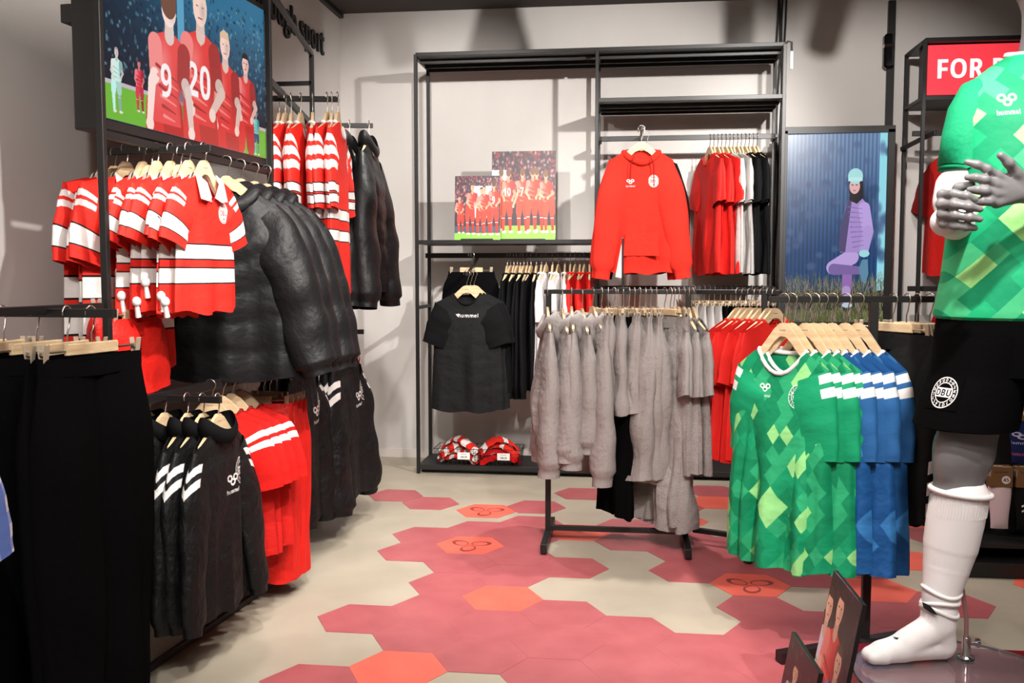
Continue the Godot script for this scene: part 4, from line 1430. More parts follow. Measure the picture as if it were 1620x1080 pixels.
	for k in 5:
		pants_on_clips("black_trousers", "fp", fp, M.black_deep, Vector3(xs[k], 1.102, -2.222), deg_to_rad([80, 94, 82, 90, 78][k]), "long black trousers on the nearest arm, %s from the aisle" % nth(4 - k), "trousers", "", k % 3)
	var bs := {"y0": -0.11, "w": 0.24, "sw": 0.22, "L": 0.72, "slope": 0.05, "nk": 0.08, "scoop": 0.07, "d": 0.035, "fold": 0.01, "sl": 0.27, "r0": 0.11, "r1": 0.095, "ang0": 36.0, "ang1": 12.0, "drop": 0.7, "flare": 0.02}
	shirt_on_hanger("blue_striped_shirt", "bs", bs, [M.stripe_blue], Vector3(-1.36, 1.085, -1.5), deg_to_rad(75.0), "pale blue shirt with white diagonal stripes at the left edge", "shirt")
	var rk := thing("clothes_rail", "short black arm carrying the pale blue striped shirt", "clothes rail", Vector3(-1.36, 0, -1.5))
	obj("arm", bars([[Vector3(-0.48, 1.085, 0.0), Vector3(0.03, 1.085, 0.0)]], 0.016, 0.022), M.black_metal, rk)

func security_tag() -> ArrayMesh:
	var tg := MB.new()
	tg.ellipsoid(Vector3.ZERO, Vector3(0.015, 0.015, 0.012), 12, 8)
	tg.tube(PackedVector3Array([Vector3(0, -0.008, 0), Vector3(0.006, -0.06, 0)]), [0.006, 0.009], 8)
	cache["tag"] = tg.mesh()
	return cache["tag"]

func goods_back() -> void:
	var z := -5.70
	# red hoodie and what hangs behind it
	var hd := {"y0": -0.12, "w": 0.19, "sw": 0.17, "L": 0.68, "slope": 0.05, "nk": 0.085, "scoop": 0.06, "hem_band": 0.09, "d": 0.04, "fold": 0.014, "sl": 0.63, "r0": 0.1, "r1": 0.06, "ang0": 30.0, "ang1": 5.0, "drop": 0.5, "collar": "hood", "hood": 0.024, "cuff": 0.09, "crease": 0.1, "flare": -0.005, "sleeve_rows": 26, "forward": 0.025}
	var ht := Vector3(0.068, 2.0, -5.32)
	var g := shirt_on_hanger("hooded_sweatshirt", "hd", hd, [M.hoodie, M.hoodie_red, M.hoodie_red], ht, deg_to_rad(4.0), "front red hooded sweatshirt with white crest facing the shop", "hoodie", "", 0, true)
	var cords := MB.new()
	for sx in [-1.0, 1.0]:
		cords.tube(PackedVector3Array([Vector3(sx * 0.045, -0.16, 0.058), Vector3(sx * 0.062, -0.2, 0.062), Vector3(sx * 0.066, -0.3 - 0.02 * sx, 0.058)]), 0.0028, 6)
	obj("drawstring", cords.mesh(), M.trim_shade_red, g)
	var pk := MB.new()
	pk.slab(PackedVector2Array([Vector2(-0.10, -0.70), Vector2(-0.085, -0.575), Vector2(0.085, -0.575), Vector2(0.10, -0.70)]), 0.006, Transform3D(Basis(), Vector3(0, 0, 0.052)))
	obj("pouch_pocket", pk.mesh(), M.hoodie_red, g)
	shirt_on_hanger("hooded_sweatshirt", "hd", hd, [M.hoodie, M.hoodie_red, M.hoodie_red], ht + Vector3(0.0, 0, -0.09), deg_to_rad(1.0), "second red hooded sweatshirt, mostly hidden behind the front one", "hoodie", "", 1)
	shirt_on_hanger("hooded_sweatshirt", "hd", hd, [M.black], ht + Vector3(0.03, 0, -0.2), deg_to_rad(2.0), "black hooded sweatshirt peeping out behind the red ones", "hoodie", "", 1)
	# side-hung tees in the right bay
	var tee := {"y0": -0.105, "w": 0.225, "sw": 0.21, "L": 0.7, "slope": 0.045, "nk": 0.075, "scoop": 0.06, "d": 0.024, "fold": 0.02, "sl": 0.22, "r0": 0.095, "r1": 0.078, "ang0": 34.0, "ang1": 12.0, "drop": 0.7, "flare": 0.02}
	var cols := [[M.red, "red", 5], [M.light_grey, "pale grey", 4], [M.black, "black", 4]]
	var k := 0
	for q in cols:
		for j in q[2]:
			shirt_on_hanger("plain_tee", "side_tee", tee, [q[0]], Vector3(0.47 + 0.0225 * k, 2.0, z), deg_to_rad(-78.0 + [4, -5, 3, -3, 6][j]), "%s tee beside the red hoodie, %s of its colour" % [q[1], nth(j)], "t-shirt", "", k % 4)
			k += 1
	# left bay: black tee facing, shorts, side-hung tops
	var sh := {"y0": -0.1, "w": 0.135, "L": 0.42, "thigh": 0.1, "hem": 0.11, "d": 0.03, "fold": 0.006, "rows": 12, "gap": 0.08}
	pants_on_clips("black_shorts", "sh", sh, M.black_deep, Vector3(-0.9335, 1.312, -5.6), deg_to_rad(2.0), "black shorts clipped behind the facing black tee", "shorts", "", 0)
	var bt := {"y0": -0.115, "w": 0.195, "sw": 0.18, "L": 0.68, "slope": 0.05, "nk": 0.08, "scoop": 0.06, "d": 0.034, "fold": 0.012, "sl": 0.21, "r0": 0.098, "r1": 0.074, "cuffd": 0.022, "ang0": 34.0, "ang1": 17.0, "drop": 0.7, "flare": 0.015}
	for j in 3:
		shirt_on_hanger("black_tee", "bt", bt, [M.black_tee, M.black, M.black], Vector3(-0.9155 + 0.012 * j, 1.2, -5.335 - 0.055 * j), deg_to_rad(2.0 - 3 * j), ["front black tee with white chest mark above the baskets", "second black tee directly behind the front one", "third black tee, rearmost behind the facing black tee"][j], "t-shirt", "", j % 3, j == 0)
	var lt := {"y0": -0.11, "w": 0.215, "sw": 0.19, "L": 0.68, "slope": 0.05, "nk": 0.075, "scoop": 0.05, "d": 0.02, "fold": 0.01, "sl": 0.66, "r0": 0.095, "r1": 0.06, "ang0": 28.0, "ang1": 3.0, "drop": 0.5, "flare": 0.0, "cuff": 0.06, "sleeve_rows": 22}
	var px := [-0.728, -0.708, -0.688, -0.668, -0.648, -0.628, -0.606, -0.584, -0.55]
	for j in 9:
		shirt_on_hanger("long_sleeve_shirt", "lt", lt, [M.black], Vector3(px[j], 1.312, z), deg_to_rad(84.0 + [4, -5, 3, -3, 6, -4, 2, -2, 4][j]), "long-sleeved black shirt hung sideways, %s from the left" % nth(j), "shirt", "", j % 3)
	px = [-0.52, -0.492, -0.452, -0.418, -0.378]
	for j in 5:
		shirt_on_hanger("white_tee", "side_tee", tee, [M.white_cloth], Vector3(px[j], 1.312, z), deg_to_rad(86.0 + [4, -5, 3, -3, 6][j]), "white tee next to the black shirts, %s from the left" % nth(j), "t-shirt", "", j % 4)
	px = [-0.345, -0.315, -0.287, -0.26, -0.23]
	for j in 5:
		shirt_on_hanger("red_tee", "side_tee", tee, [M.red], Vector3(px[j], 1.312, z), deg_to_rad(86.0 + [4, -5, 3, -3, 6][j]), "red tee next to the white tees, %s from the left" % nth(j), "t-shirt", "", (j + 1) % 4)
	# right bay, lower rail: trousers on clips
	var tp := {"y0": -0.1, "w": 0.17, "L": 0.6, "thigh": 0.11, "hem": 0.09, "d": 0.03, "fold": 0.008, "gap": 0.085}
	for j in 7:
		pants_on_clips("white_trousers", "tp", tp, M.light_grey, Vector3(0.33 + 0.03 * j, 1.115, z), deg_to_rad(-82.0 + 5 * (j % 3)), "off-white trousers on the low back rail, %s from the left" % nth(j), "trousers", "", j % 3)
	for j in 9:
		pants_on_clips("black_trousers", "tp", tp, M.black_deep, Vector3(0.545 + 0.03 * j, 1.115, z), deg_to_rad(-82.0 + 5 * (j % 3)), "black trousers on the low back rail, %s after the white" % nth(j), "trousers", "", j % 3)
	# prints on the shelf
	for q in [[0, Vector3(-0.895, 1.4, -5.585), Vector2(0.275, 0.385), true], [1, Vector3(-0.625, 1.4, -5.64), Vector2(0.385, 0.535), false]]:
		var sz: Vector2 = q[2]
		var t := thing("photo_board", ["small square photo board of celebrating footballers on the shelf", "taller photo board of footballers in a huddle on the shelf"][q[0]], "photo print", q[1], 0.0)
		t.rotation.x = deg_to_rad(-4.0)
		var pm := mat(Color.WHITE, 0.45)
		pm.albedo_texture = huddle_print(q[3])
		obj("board", one_box(Vector3(sz.x, sz.y, 0.012), Vector3(0, sz.y * 0.5, -0.007), 0.0), M.white_plastic, t)
		obj("print", one_box(Vector3(sz.x, sz.y, 0.001), Vector3(0, sz.y * 0.5, 0), 0.0), pm, t)
		obj("foot", one_box(Vector3(sz.x * 0.7, 0.008, 0.05), Vector3(0, 0.004, 0.0)), M.black_metal, t)
	baskets()

func baskets() -> void:
	for q in [[Vector3(-1.005, 0.056, -5.59), 0], [Vector3(-0.765, 0.056, -5.59), 1]]:
		var red: bool = q[1] == 1
		var at: Vector3 = q[0]
		var w := 0.13
		var dd := 0.09
		var t := thing("wire_basket", ["black wire basket of red and white scarves on the bottom shelf", "black wire basket of mostly red scarves on the bottom shelf"][q[1]], "basket", at)
		var b := MB.new()
		for j in 5:
			var y := 0.004 + 0.024 * j
			var e := 1.0 + 0.1 * j / 4.0
			var th := 0.003 if j == 4 else 0.0016
			b.bar(Vector3(-w * e, y, dd * e), Vector3(w * e, y, dd * e), th, th, 0)
			b.bar(Vector3(-w * e, y, -dd * e), Vector3(w * e, y, -dd * e), th, th, 0)
			b.bar(Vector3(-w * e, y, -dd * e), Vector3(-w * e, y, dd * e), th, th, 0)
			b.bar(Vector3(w * e, y, -dd * e), Vector3(w * e, y, dd * e), th, th, 0)
		for j in 11:
			var x := -w + 2 * w * j / 10.0
			for s in [-1.0, 1.0]:
				b.bar(Vector3(x, 0.002, dd * s), Vector3(x * 1.1, 0.1, dd * 1.1 * s), 0.0016, 0.0016, 0)
			b.bar(Vector3(x, 0.002, -dd), Vector3(x, 0.002, dd), 0.0016, 0.0016, 0)
		for j in 8:
			var zz := -dd + 2 * dd * j / 7.0
			for s in [-1.0, 1.0]:
				b.bar(Vector3(w * s, 0.002, zz), Vector3(w * 1.1 * s, 0.1, zz * 1.1), 0.0016, 0.0016, 0)
		obj("wire_cage", b.mesh(), M.black_metal, t)
		var cd := Pic.new(128, 64, Color(0.95, 0.94, 0.93))
		cd.rect(36, 14, 56, 4, Color(0.5, 0.5, 0.5))
		cd.words("199,95", 64, 44, 20, INK)
		var cm := mat(Color.WHITE, 0.5)
		cm.albedo_texture = cd.tex()
		obj("price_card", one_box(Vector3(0.075, 0.042, 0.001), Vector3(0.04, 0.06, dd * 1.1 + 0.004), 0.0), cm, t)
		# scarves folded over one another
		var rng := RandomNumberGenerator.new()
		rng.seed = 77 + q[1]
		for j in 4:
			var p := Pic.new(64, 128, RED if (red or j % 2 == 0) else WHITE)
			for i in 4:
				if not red or i % 2 == 0:
					p.rect(0, 8 + i * 32, 64, 14, WHITE if (red or j % 2 == 0) else RED)
			if red and j < 2:
				p.rect(0, 0, 64, 128, Color(0.8, 0.03, 0.05))
			var sc := cloth(RED, 0.95, M.wrinkle, 0.6, p.tex())
			var m := MB.new()
			var pts := PackedVector3Array()
			var uvs := PackedVector2Array()
			var turn := rng.randf_range(-0.5, 0.5)
			for a in 19:
				for c in 9:
					var f := a / 18.0
					var x := (f - 0.5) * 0.25
					var arch := 0.058 * sin(PI * f) * (0.6 + 0.25 * j)
					var zz := (c / 8.0 - 0.5) * 0.085 + 0.012 * sin(f * 7.0 + j)
					var y := 0.012 + 0.021 * j + arch + 0.012 * cos((c / 8.0 - 0.5) * PI) + 0.004 * sin(a * 1.7 + c)
					pts.append(Vector3(x, y, zz).rotated(Vector3.UP, turn))
					uvs.append(Vector2(c / 8.0, f))
			m.grid(pts, uvs, 9)
			var bot := PackedVector3Array()
			for v in pts:
				bot.append(v - Vector3(0, 0.014, 0))
			var fl := PackedVector3Array()
			var fu := PackedVector2Array()
			for a in 19:
				for c in range(8, -1, -1):
					fl.append(bot[a * 9 + c])
					fu.append(uvs[a * 9 + c])
			m.grid(fl, fu, 9)
			for e in [0, 8]:
				var ep := PackedVector3Array()
				var eu := PackedVector2Array()
				for a in 19:
					ep.append(pts[a * 9 + e])
					ep.append(bot[a * 9 + e])
					eu.append(uvs[a * 9 + e])
					eu.append(uvs[a * 9 + e])
				m.grid(ep, eu, 2)
			var o := obj("scarf", m.mesh(), sc)
			o.position = at + Vector3(0, 0.0, 0.01 * (j % 2))
			tag(o, "%s scarf in the %s basket, %s from the bottom" % ["red and white" if not red else "red", "left" if not red else "right", nth(j)], "scarf")

func goods_middle() -> void:
	# grey rack
	t_rack("floor_rack", "black floor rack full of grey sweatshirts and trousers", Vector3(-0.348, 1.122, -4.17), Vector3(0.262, 1.122, -4.17), 0.235, 0.02, 0.03)
	var hd := {"y0": -0.115, "w": 0.21, "sw": 0.18, "L": 0.6, "slope": 0.055, "nk": 0.08, "scoop": 0.05, "d": 0.036, "cuffd": 0.058, "fold": 0.03, "sl": 0.6, "r0": 0.095, "r1": 0.065, "ang0": 26.0, "ang1": 2.0, "drop": 0.5, "collar": "hood", "hood": 0.034, "hem_band": 0.1, "cuff": 0.1, "crease": 0.13, "flare": -0.01, "sleeve_rows": 30, "forward": 0.0}
	var zz := -4.17
	var xs := [-0.354, -0.289, -0.247, -0.2, -0.153]
	for k in 5:
		var hk := hd.duplicate()
		hk.sl = [0.6, 0.52, 0.56, 0.48, 0.63][k]
		hk.L = [0.56, 0.52, 0.55, 0.5, 0.6][k]
		shirt_on_hanger("grey_hoodie", "ghd%d" % k, hk, [M.melange], Vector3(xs[k], 1.122 - 0.01 * (k % 2), zz), deg_to_rad(-80.0 + [0, 4, -3, 3, 9][k]), "grey hooded sweatshirt on the floor rack, %s from the left" % nth(k), "hoodie", "", k % 5)
	var ss := thing("sign_stem", "thin black upright sign stem with a white card on the grey rack", "sign holder", Vector3(-0.023, 1.132, zz))
	obj("stem", bars([[Vector3.ZERO, Vector3(0, 0.225, 0)]], 0.008, 0.008), M.black_metal, ss)
	obj("foot_clip", one_box(Vector3(0.05, 0.012, 0.03), Vector3(0, 0.004, 0)), M.black_metal, ss)
	var wc := MB.new()
	wc.slab(PackedVector2Array([Vector2(-0.032, 0.055), Vector2(-0.006, 0.2), Vector2(-0.004, 0.05)]), 0.002)
	obj("card", wc.mesh(), M.white_plastic, ss)
	var bt := {"y0": -0.105, "w": 0.15, "L": 0.88, "thigh": 0.1, "hem": 0.07, "d": 0.04, "fold": 0.014, "gap": 0.06}
	pants_on_clips("black_trousers", "bkt", bt, M.black_deep, Vector3(-0.06, 1.122, zz), deg_to_rad(-60.0), "black trousers among the grey clothes on the floor rack", "trousers", "", 0)
	var st := {"y0": -0.1, "w": 0.165, "L": 0.42, "thigh": 0.11, "hem": 0.1, "d": 0.04, "fold": 0.02, "gap": 0.09, "rows": 16, "hemd": 1.5}
	xs = [-0.115, -0.085, -0.045, -0.018, 0.006, 0.03]
	for k in 6:
		pants_on_clips("grey_shorts", "st", st, M.melange, Vector3(xs[k], 1.122, zz), deg_to_rad(-84.0 + [12, -6, 4, -8, 5, 0][k]), "grey jersey shorts on the floor rack, %s from the left" % nth(k), "shorts", "", k % 4)
	var pt := {"y0": -0.105, "w": 0.17, "L": 0.82, "thigh": 0.125, "hem": 0.085, "d": 0.05, "fold": 0.028, "gap": 0.07, "rows": 30, "hemd": 1.7, "sway": 0.03}
	xs = [0.052, 0.078, 0.1, 0.125, 0.16, 0.185]
	for k in 6:
		var s := pt.duplicate()
		s.L = [0.7, 0.66, 0.72, 0.7, 0.9, 0.92][k]
		pants_on_clips("grey_trousers", "pt%d" % k, s, M.melange, Vector3(xs[k], 1.122, zz), deg_to_rad(-80.0 + [6, -6, 4, -8, 24, 12][k]), "long grey trousers on the floor rack, %s from the left" % nth(k), "trousers", "", k)
	var tee := {"y0": -0.115, "w": 0.2, "sw": 0.19, "L": 0.66, "slope": 0.05, "nk": 0.075, "scoop": 0.06, "d": 0.03, "fold": 0.018, "sl": 0.24, "r0": 0.095, "r1": 0.08, "ang0": 34.0, "ang1": 12.0, "drop": 0.6, "flare": 0.02}
	xs = [0.2, 0.22, 0.243, 0.262, 0.28]
	for k in 5:
		shirt_on_hanger("grey_tee", "gt", tee, [M.melange], Vector3(xs[k], 1.122, zz), deg_to_rad(-78.0 + [4, -4, 2, -3, 5][k]), "grey tee at the floor rack's right end, %s from the left" % nth(k), "t-shirt", "", k % 3)
	# red rack
	var a := Vector3(0.30, 1.122, -4.21)
	var b := Vector3(0.575, 1.122, -4.095)
	t_rack("floor_rack", "black floor rack of red tees behind the green jerseys", a, b, 0.2, 0.0, 0.07, false)
	var d := (b - a).normalized()
	var rt := {"y0": -0.115, "w": 0.19, "sw": 0.18, "L": 0.6, "slope": 0.05, "nk": 0.072, "scoop": 0.06, "d": 0.026, "fold": 0.009, "sl": 0.19, "r0": 0.088, "r1": 0.072, "cuffd": 0.022, "ang0": 36.0, "ang1": 14.0, "drop": 0.7, "flare": 0.02}
	for k in 7:
		shirt_on_hanger("red_tee", "rt", rt, [M.red], b + d * (0.045 - 0.026 * k), deg_to_rad(40.0 + [0, 4, -3, 5, -2, 3, 0][k]), "plain red tee behind the green jerseys, %s from the front" % nth(k), "t-shirt", "", k % 3, k == 0)
	# green and blue rack: a post on crossed feet with a bar to each side
	var c := Vector3(0.765, 0, -3.066)
	var u := Vector3(0.9925, 0, -0.122)
	var w := Vector3(0.122, 0, 0.9925)
	var t := thing("floor_rack", "black single-post floor rack of green and blue jerseys", "clothes rack", c)
	obj("post", bars([[Vector3(0, 0.02, 0), Vector3(0, 1.112, 0)]], 0.026, 0.026), M.black_metal, t)
	obj("top_bar", bars([[-u * 0.325 + Vector3(0, 1.121, 0), u * 0.55 + Vector3(0, 1.121, 0)]], 0.02, 0.02), M.black_metal, t)
	obj("foot", bars([[-u * 0.31 + w * 0.12 + Vector3(0, 0.022, 0), u * 0.31 - w * 0.1 + Vector3(0, 0.022, 0)]], 0.035, 0.035), M.black_metal, t)
	obj("foot", bars([[-w * 0.25 + Vector3(0, 0.022, 0) - u * 0.03, w * 0.24 + Vector3(0, 0.022, 0)]], 0.035, 0.035), M.black_metal, t)
	var js := {"y0": -0.158, "tongue": 0.084, "w": 0.17, "sw": 0.158, "L": 0.69, "slope": 0.055, "nk": 0.085, "scoop": 0.075, "d": 0.045, "fold": 0.026, "sl": 0.25, "r0": 0.09, "r1": 0.078, "cuffd": 0.02, "ang0": 22.0, "ang1": 4.0, "drop": 0.7, "flare": 0.02, "rows": 30}
	var bar := Vector3(0.765, 1.121, -3.066)
	var xo := [0.486, 0.51, 0.555, 0.58, 0.607, 0.637, 0.678, 0.718]
	for k in 8:
		var gr := k < 4
		var at: Vector3 = bar + u * ((xo[k] - 0.765) / 0.9925)
		shirt_on_hanger("green_jersey" if gr else "blue_jersey", "js", js, [M.green_print, M.green_sleeve, M.white_cloth] if gr else [M.blue_print, M.blue_sleeve, M.white_cloth], at, deg_to_rad(-40.0 + [0, 3, -2, 2, -2, 2, -3, 0][k]), ("green lozenge-patterned jersey on the front rack, %s from the left" % nth(k)) if gr else ("blue patterned jersey on the front rack, %s after the green" % nth(k - 4)), "jersey", "", k % 4, true)
	var pp := {"y0": -0.105, "w": 0.16, "L": 0.58, "thigh": 0.1, "hem": 0.075, "d": 0.05, "fold": 0.01, "gap": 0.07}
	xo = [0.825, 0.868, 0.9, 0.94]
	for k in 4:
		pants_on_clips("black_trousers", "pp", pp, M.track_pants, bar + u * ((xo[k] - 0.765) / 0.9925), deg_to_rad(-66.0 + [6, -8, -4, 14, 3][k]), "black track trousers beside the blue jerseys, %s from the left" % nth(k), "trousers", "", k % 3)

func goods_right() -> void:
	var lj := {"y0": -0.11, "w": 0.225, "sw": 0.2, "L": 0.7, "slope": 0.045, "nk": 0.075, "scoop": 0.06, "d": 0.026, "fold": 0.01, "sl": 0.25, "r0": 0.1, "r1": 0.08, "ang0": 50.0, "ang1": 14.0, "drop": 0.7, "flare": 0.02}
	for k in 4:
		shirt_on_hanger("red_jersey", "rj", lj, [M.red, M.trim_shade_red if k < 2 else M.red, M.white_cloth], Vector3(1.84 + 0.045 * k, 2.0, -5.70), deg_to_rad(-68.0 + 3 * k), "red jersey under the lit sign, %s from the left" % nth(k), "jersey", "", k % 3)  # first two pairs of sleeves darker: shade put into the colour
	var t := thing("football", "red and white football on the rack shelf behind the mannequin", "ball", Vector3(1.83, 0.93, -5.66))
	var b := MB.new()
	b.ellipsoid(Vector3.ZERO, Vector3.ONE * 0.1, 28, 18)
	var p := Pic.new(256, 128, Color(0.68, 0.05, 0.08))
	for q in 9:
		p.poly(PackedVector2Array([Vector2(q * 30, 30 + 20 * (q % 3)), Vector2(q * 30 + 22, 22 + 20 * (q % 3)), Vector2(q * 30 + 28, 44 + 20 * (q % 3)), Vector2(q * 30 + 8, 52 + 20 * (q % 3))]), WHITE)
	var m := mat(Color.WHITE, 0.35)
	m.albedo_texture = p.tex()
	obj("shell", b.mesh(), m, t)
	# socks display at the right edge
	t = thing("sock_stand", "low dark stand of packed socks behind the mannequin's leg", "display stand", Vector3(1.66, 0, -4.05))
	obj("base", one_box(Vector3(0.7, 0.06, 0.4), Vector3(0, 0.03, 0)), M.black_metal, t)
	obj("back_panel", one_box(Vector3(0.7, 1.0, 0.02), Vector3(0, 0.55, -0.06)), mat(Color(0.03, 0.028, 0.03), 0.7), t)
	obj("tray", one_box(Vector3(0.7, 0.02, 0.2), Vector3(0, 0.12, 0.06)), M.black_metal, t)
	var defs := [[Vector3(1.575, 0.62, -3.985), Color(0.06, 0.12, 0.3), "navy sock pair in a kraft band on the upper row"], [Vector3(1.50, 0.35, -3.975), Color(0.85, 0.76, 0.78), "pale pink-white sock pair in a kraft band on the lower row"], [Vector3(1.60, 0.35, -3.975), Color(0.03, 0.03, 0.035), "black sock pair with white chevrons on the lower row"], [Vector3(1.70, 0.35, -3.975), Color(0.82, 0.8, 0.8), "white sock pair at the edge of the lower row"], [Vector3(1.68, 0.62, -3.985), Color(0.05, 0.06, 0.1), "dark sock pair at the edge of the upper row"]]
	for q in defs:
		var c: Color = q[1]
		var s := thing("sock_pair", q[2], "socks", q[0])
		var so := MB.new()
		var pts := PackedVector3Array()
		var uvs := PackedVector2Array()
		for j in 15:
			var v := j / 14.0
			for i in 17:
				var f := TAU * i / 16.0
				pts.append(Vector3((0.04 + 0.006 * sin(v * 5.0)) * cos(f) + 0.006 * v, 0.06 - 0.24 * v, (0.016 + 0.006 * sin(v * PI)) * sin(f) * (1.0 if v < 0.95 else 0.5)))
				uvs.append(Vector2(i / 16.0, v))
		so.grid(pts, uvs, 17, true)
		var pp := Pic.new(128, 256, c)
		var dark := c.get_luminance() < 0.3
		if c.b > 0.2 and dark:
			bee(pp, 32, 150, 44, 0.8, Color(0.7, 0.68, 0.75), c)
			pp.words("hummel", 32, 216, 16, Color(0.6, 0.25, 0.35), 0.8)
		elif dark:
			for k in 2:
				pp.poly(PackedVector2Array([Vector2(20, 150 + k * 22), Vector2(32, 138 + k * 22), Vector2(44, 150 + k * 22), Vector2(44, 158 + k * 22), Vector2(32, 146 + k * 22), Vector2(20, 158 + k * 22)]), WHITE)
		obj("knit", so.mesh(), cloth(c, 0.95, M.wrinkle, 0.3, pp.tex()), s)
		var kp := Pic.new(128, 128, Color(0.42, 0.29, 0.15))
		kp.words("hummel", 60, 30, 16, Color(0.2, 0.13, 0.08))
		kp.ell(90, 82, 26, 26, Color(0.85, 0.8, 0.8))
		kp.words("45" if not dark else "41", 90, 82, 24, INK)
		var km := mat(Color.WHITE, 0.8)
		km.albedo_texture = kp.tex()
		obj("paper_band", one_box(Vector3(0.088, 0.085, 0.046), Vector3(0, 0.035, 0), 0.003), km, s)

func boards() -> void:
	# photo boards leaning by the plinth
	for k in 2:
		var sz: Vector2 = [Vector2(0.26, 0.445), Vector2(0.25, 0.305)][k]
		var m := mat(Color.WHITE, 0.4)
		m.albedo_texture = board_print(1 + k)
		var t := thing("photo_board", ["taller upright photo board of team players leaning beside the plinth", "small dark photo board in front of the taller one at the bottom edge"][k], "photo print", [Vector3(0.462, 0.0, -2.335), Vector3(0.375, 0.0, -2.26)][k], deg_to_rad([-88.0, -86.0][k]))
		t.rotation.x = deg_to_rad(-10.0)
		obj("board", one_box(Vector3(sz.x, sz.y, 0.01), Vector3(0, sz.y * 0.5, -0.006), 0.0), M.black_metal, t)
		obj("print", one_box(Vector3(sz.x, sz.y, 0.001), Vector3(0, sz.y * 0.5, 0), 0.0), m, t)
		obj("stand_foot", one_box(Vector3(0.1, 0.006, 0.1), Vector3(0, 0.003, -0.02)), M.black_metal, t)

# ------------------------------------------------------------------ mannequin
# one smooth skin round tapered capsules [a, b, radius at a, radius at b], meshed as surface nets
func skin(caps: Array, cell: float, k: float, uvk := 1.0, floor_y := -1e9) -> ArrayMesh:
	var lo := Vector3.ONE * 1e9
	var hi := -lo
	for c in caps:
		var r := Vector3.ONE * (maxf(c[2], c[3]) + k + cell * 2.5)
		lo = lo.min(c[0] - r).min(c[1] - r)
		hi = hi.max(c[0] + r).max(c[1] + r)
	var n := Vector3i(((hi - lo) / cell).ceil()) + Vector3i.ONE
	var sy := n.x
	var sz := n.x * n.y
	var f := PackedFloat32Array()
	f.resize(n.x * n.y * n.z)
	f.fill(1e3)
	for c in caps:
		var a: Vector3 = c[0]
		var ra: float = c[2]
		var rb: float = c[3]
		var ab: Vector3 = c[1] - a
		var kk: float = c[4] if c.size() > 4 else k
		var l2 := maxf(ab.length_squared(), 1e-9)
		var r := Vector3.ONE * (maxf(ra, rb) + k + cell * 2.0)
		var i0 := Vector3i(((a.min(c[1]) - r - lo) / cell).floor()).max(Vector3i.ZERO)
		var i1 := Vector3i(((a.max(c[1]) + r - lo) / cell).ceil()).min(n - Vector3i.ONE)
		for z in range(i0.z, i1.z + 1):
			for y in range(i0.y, i1.y + 1):
				var at := z * sz + y * sy
				for x in range(i0.x, i1.x + 1):
					var p := lo + Vector3(x, y, z) * cell - a
					var t := clampf(p.dot(ab) / l2, 0.0, 1.0)
					var d := (p - ab * t).length() - lerpf(ra, rb, t)
					var o := f[at + x]
					var h := maxf(kk - absf(d - o), 0.0)
					f[at + x] = minf(d, o) - h * h * 0.25 / kk
	var b := MB.new()
	var id := PackedInt32Array()
	id.resize(f.size())
	id.fill(-1)
	var corner := [0, 1, sy, sy + 1, sz, sz + 1, sz + sy, sz + sy + 1]
	var off := []
	for q in 8:
		off.append(Vector3(q & 1, (q >> 1) & 1, (q >> 2) & 1))
	var edges := [[0, 1], [2, 3], [4, 5], [6, 7], [0, 2], [1, 3], [4, 6], [5, 7], [0, 4], [1, 5], [2, 6], [3, 7]]
	for z in n.z - 1:
		for y in n.y - 1:
			var at := z * sz + y * sy
			for x in n.x - 1:
				var c0 := at + x
				var first := f[c0] < 0.0
				if first == (f[c0 + 1] < 0.0) and first == (f[c0 + sy] < 0.0) and first == (f[c0 + sy + 1] < 0.0) and first == (f[c0 + sz] < 0.0) and first == (f[c0 + sz + 1] < 0.0) and first == (f[c0 + sz + sy] < 0.0) and first == (f[c0 + sz + sy + 1] < 0.0):
					continue
				var s := Vector3.ZERO
				var m := 0
				for e in edges:
					var u := f[c0 + corner[e[0]]]
					var v := f[c0 + corner[e[1]]]
					if (u < 0.0) != (v < 0.0):
						s += (off[e[0]] as Vector3).lerp(off[e[1]], u / (u - v))
						m += 1
				var g := Vector3.ZERO
				for q in 8:
					g += ((off[q] as Vector3) * 2.0 - Vector3.ONE) * f[c0 + corner[q]]
				id[c0] = b.v.size()
				var pos := lo + (Vector3(x, y, z) + s / m) * cell
				pos.y = maxf(pos.y, floor_y)
				b.v.append(pos)
				b.n.append(g.normalized())
				b.uv.append(Vector2(pos.x, -pos.y) * uvk)
	for z in range(1, n.z - 1):
		for y in range(1, n.y - 1):
			var at := z * sz + y * sy
			for x in range(1, n.x - 1):
				var c := at + x
				var i0 := f[c] < 0.0
				for ax in 3:
					var st: int = [1, sy, sz][ax]
					if i0 == (f[c + st] < 0.0):
						continue
					var s1: int = [sy, sz, 1][ax]
					var s2: int = [sz, 1, sy][ax]
					var q0 := id[c]
					var q1 := id[c - s1]
					var q2 := id[c - s1 - s2]
					var q3 := id[c - s2]
					if i0:
						b.ix.append_array([q0, q2, q1, q0, q3, q2])
					else:
						b.ix.append_array([q0, q1, q2, q0, q2, q3])
	return b.mesh()

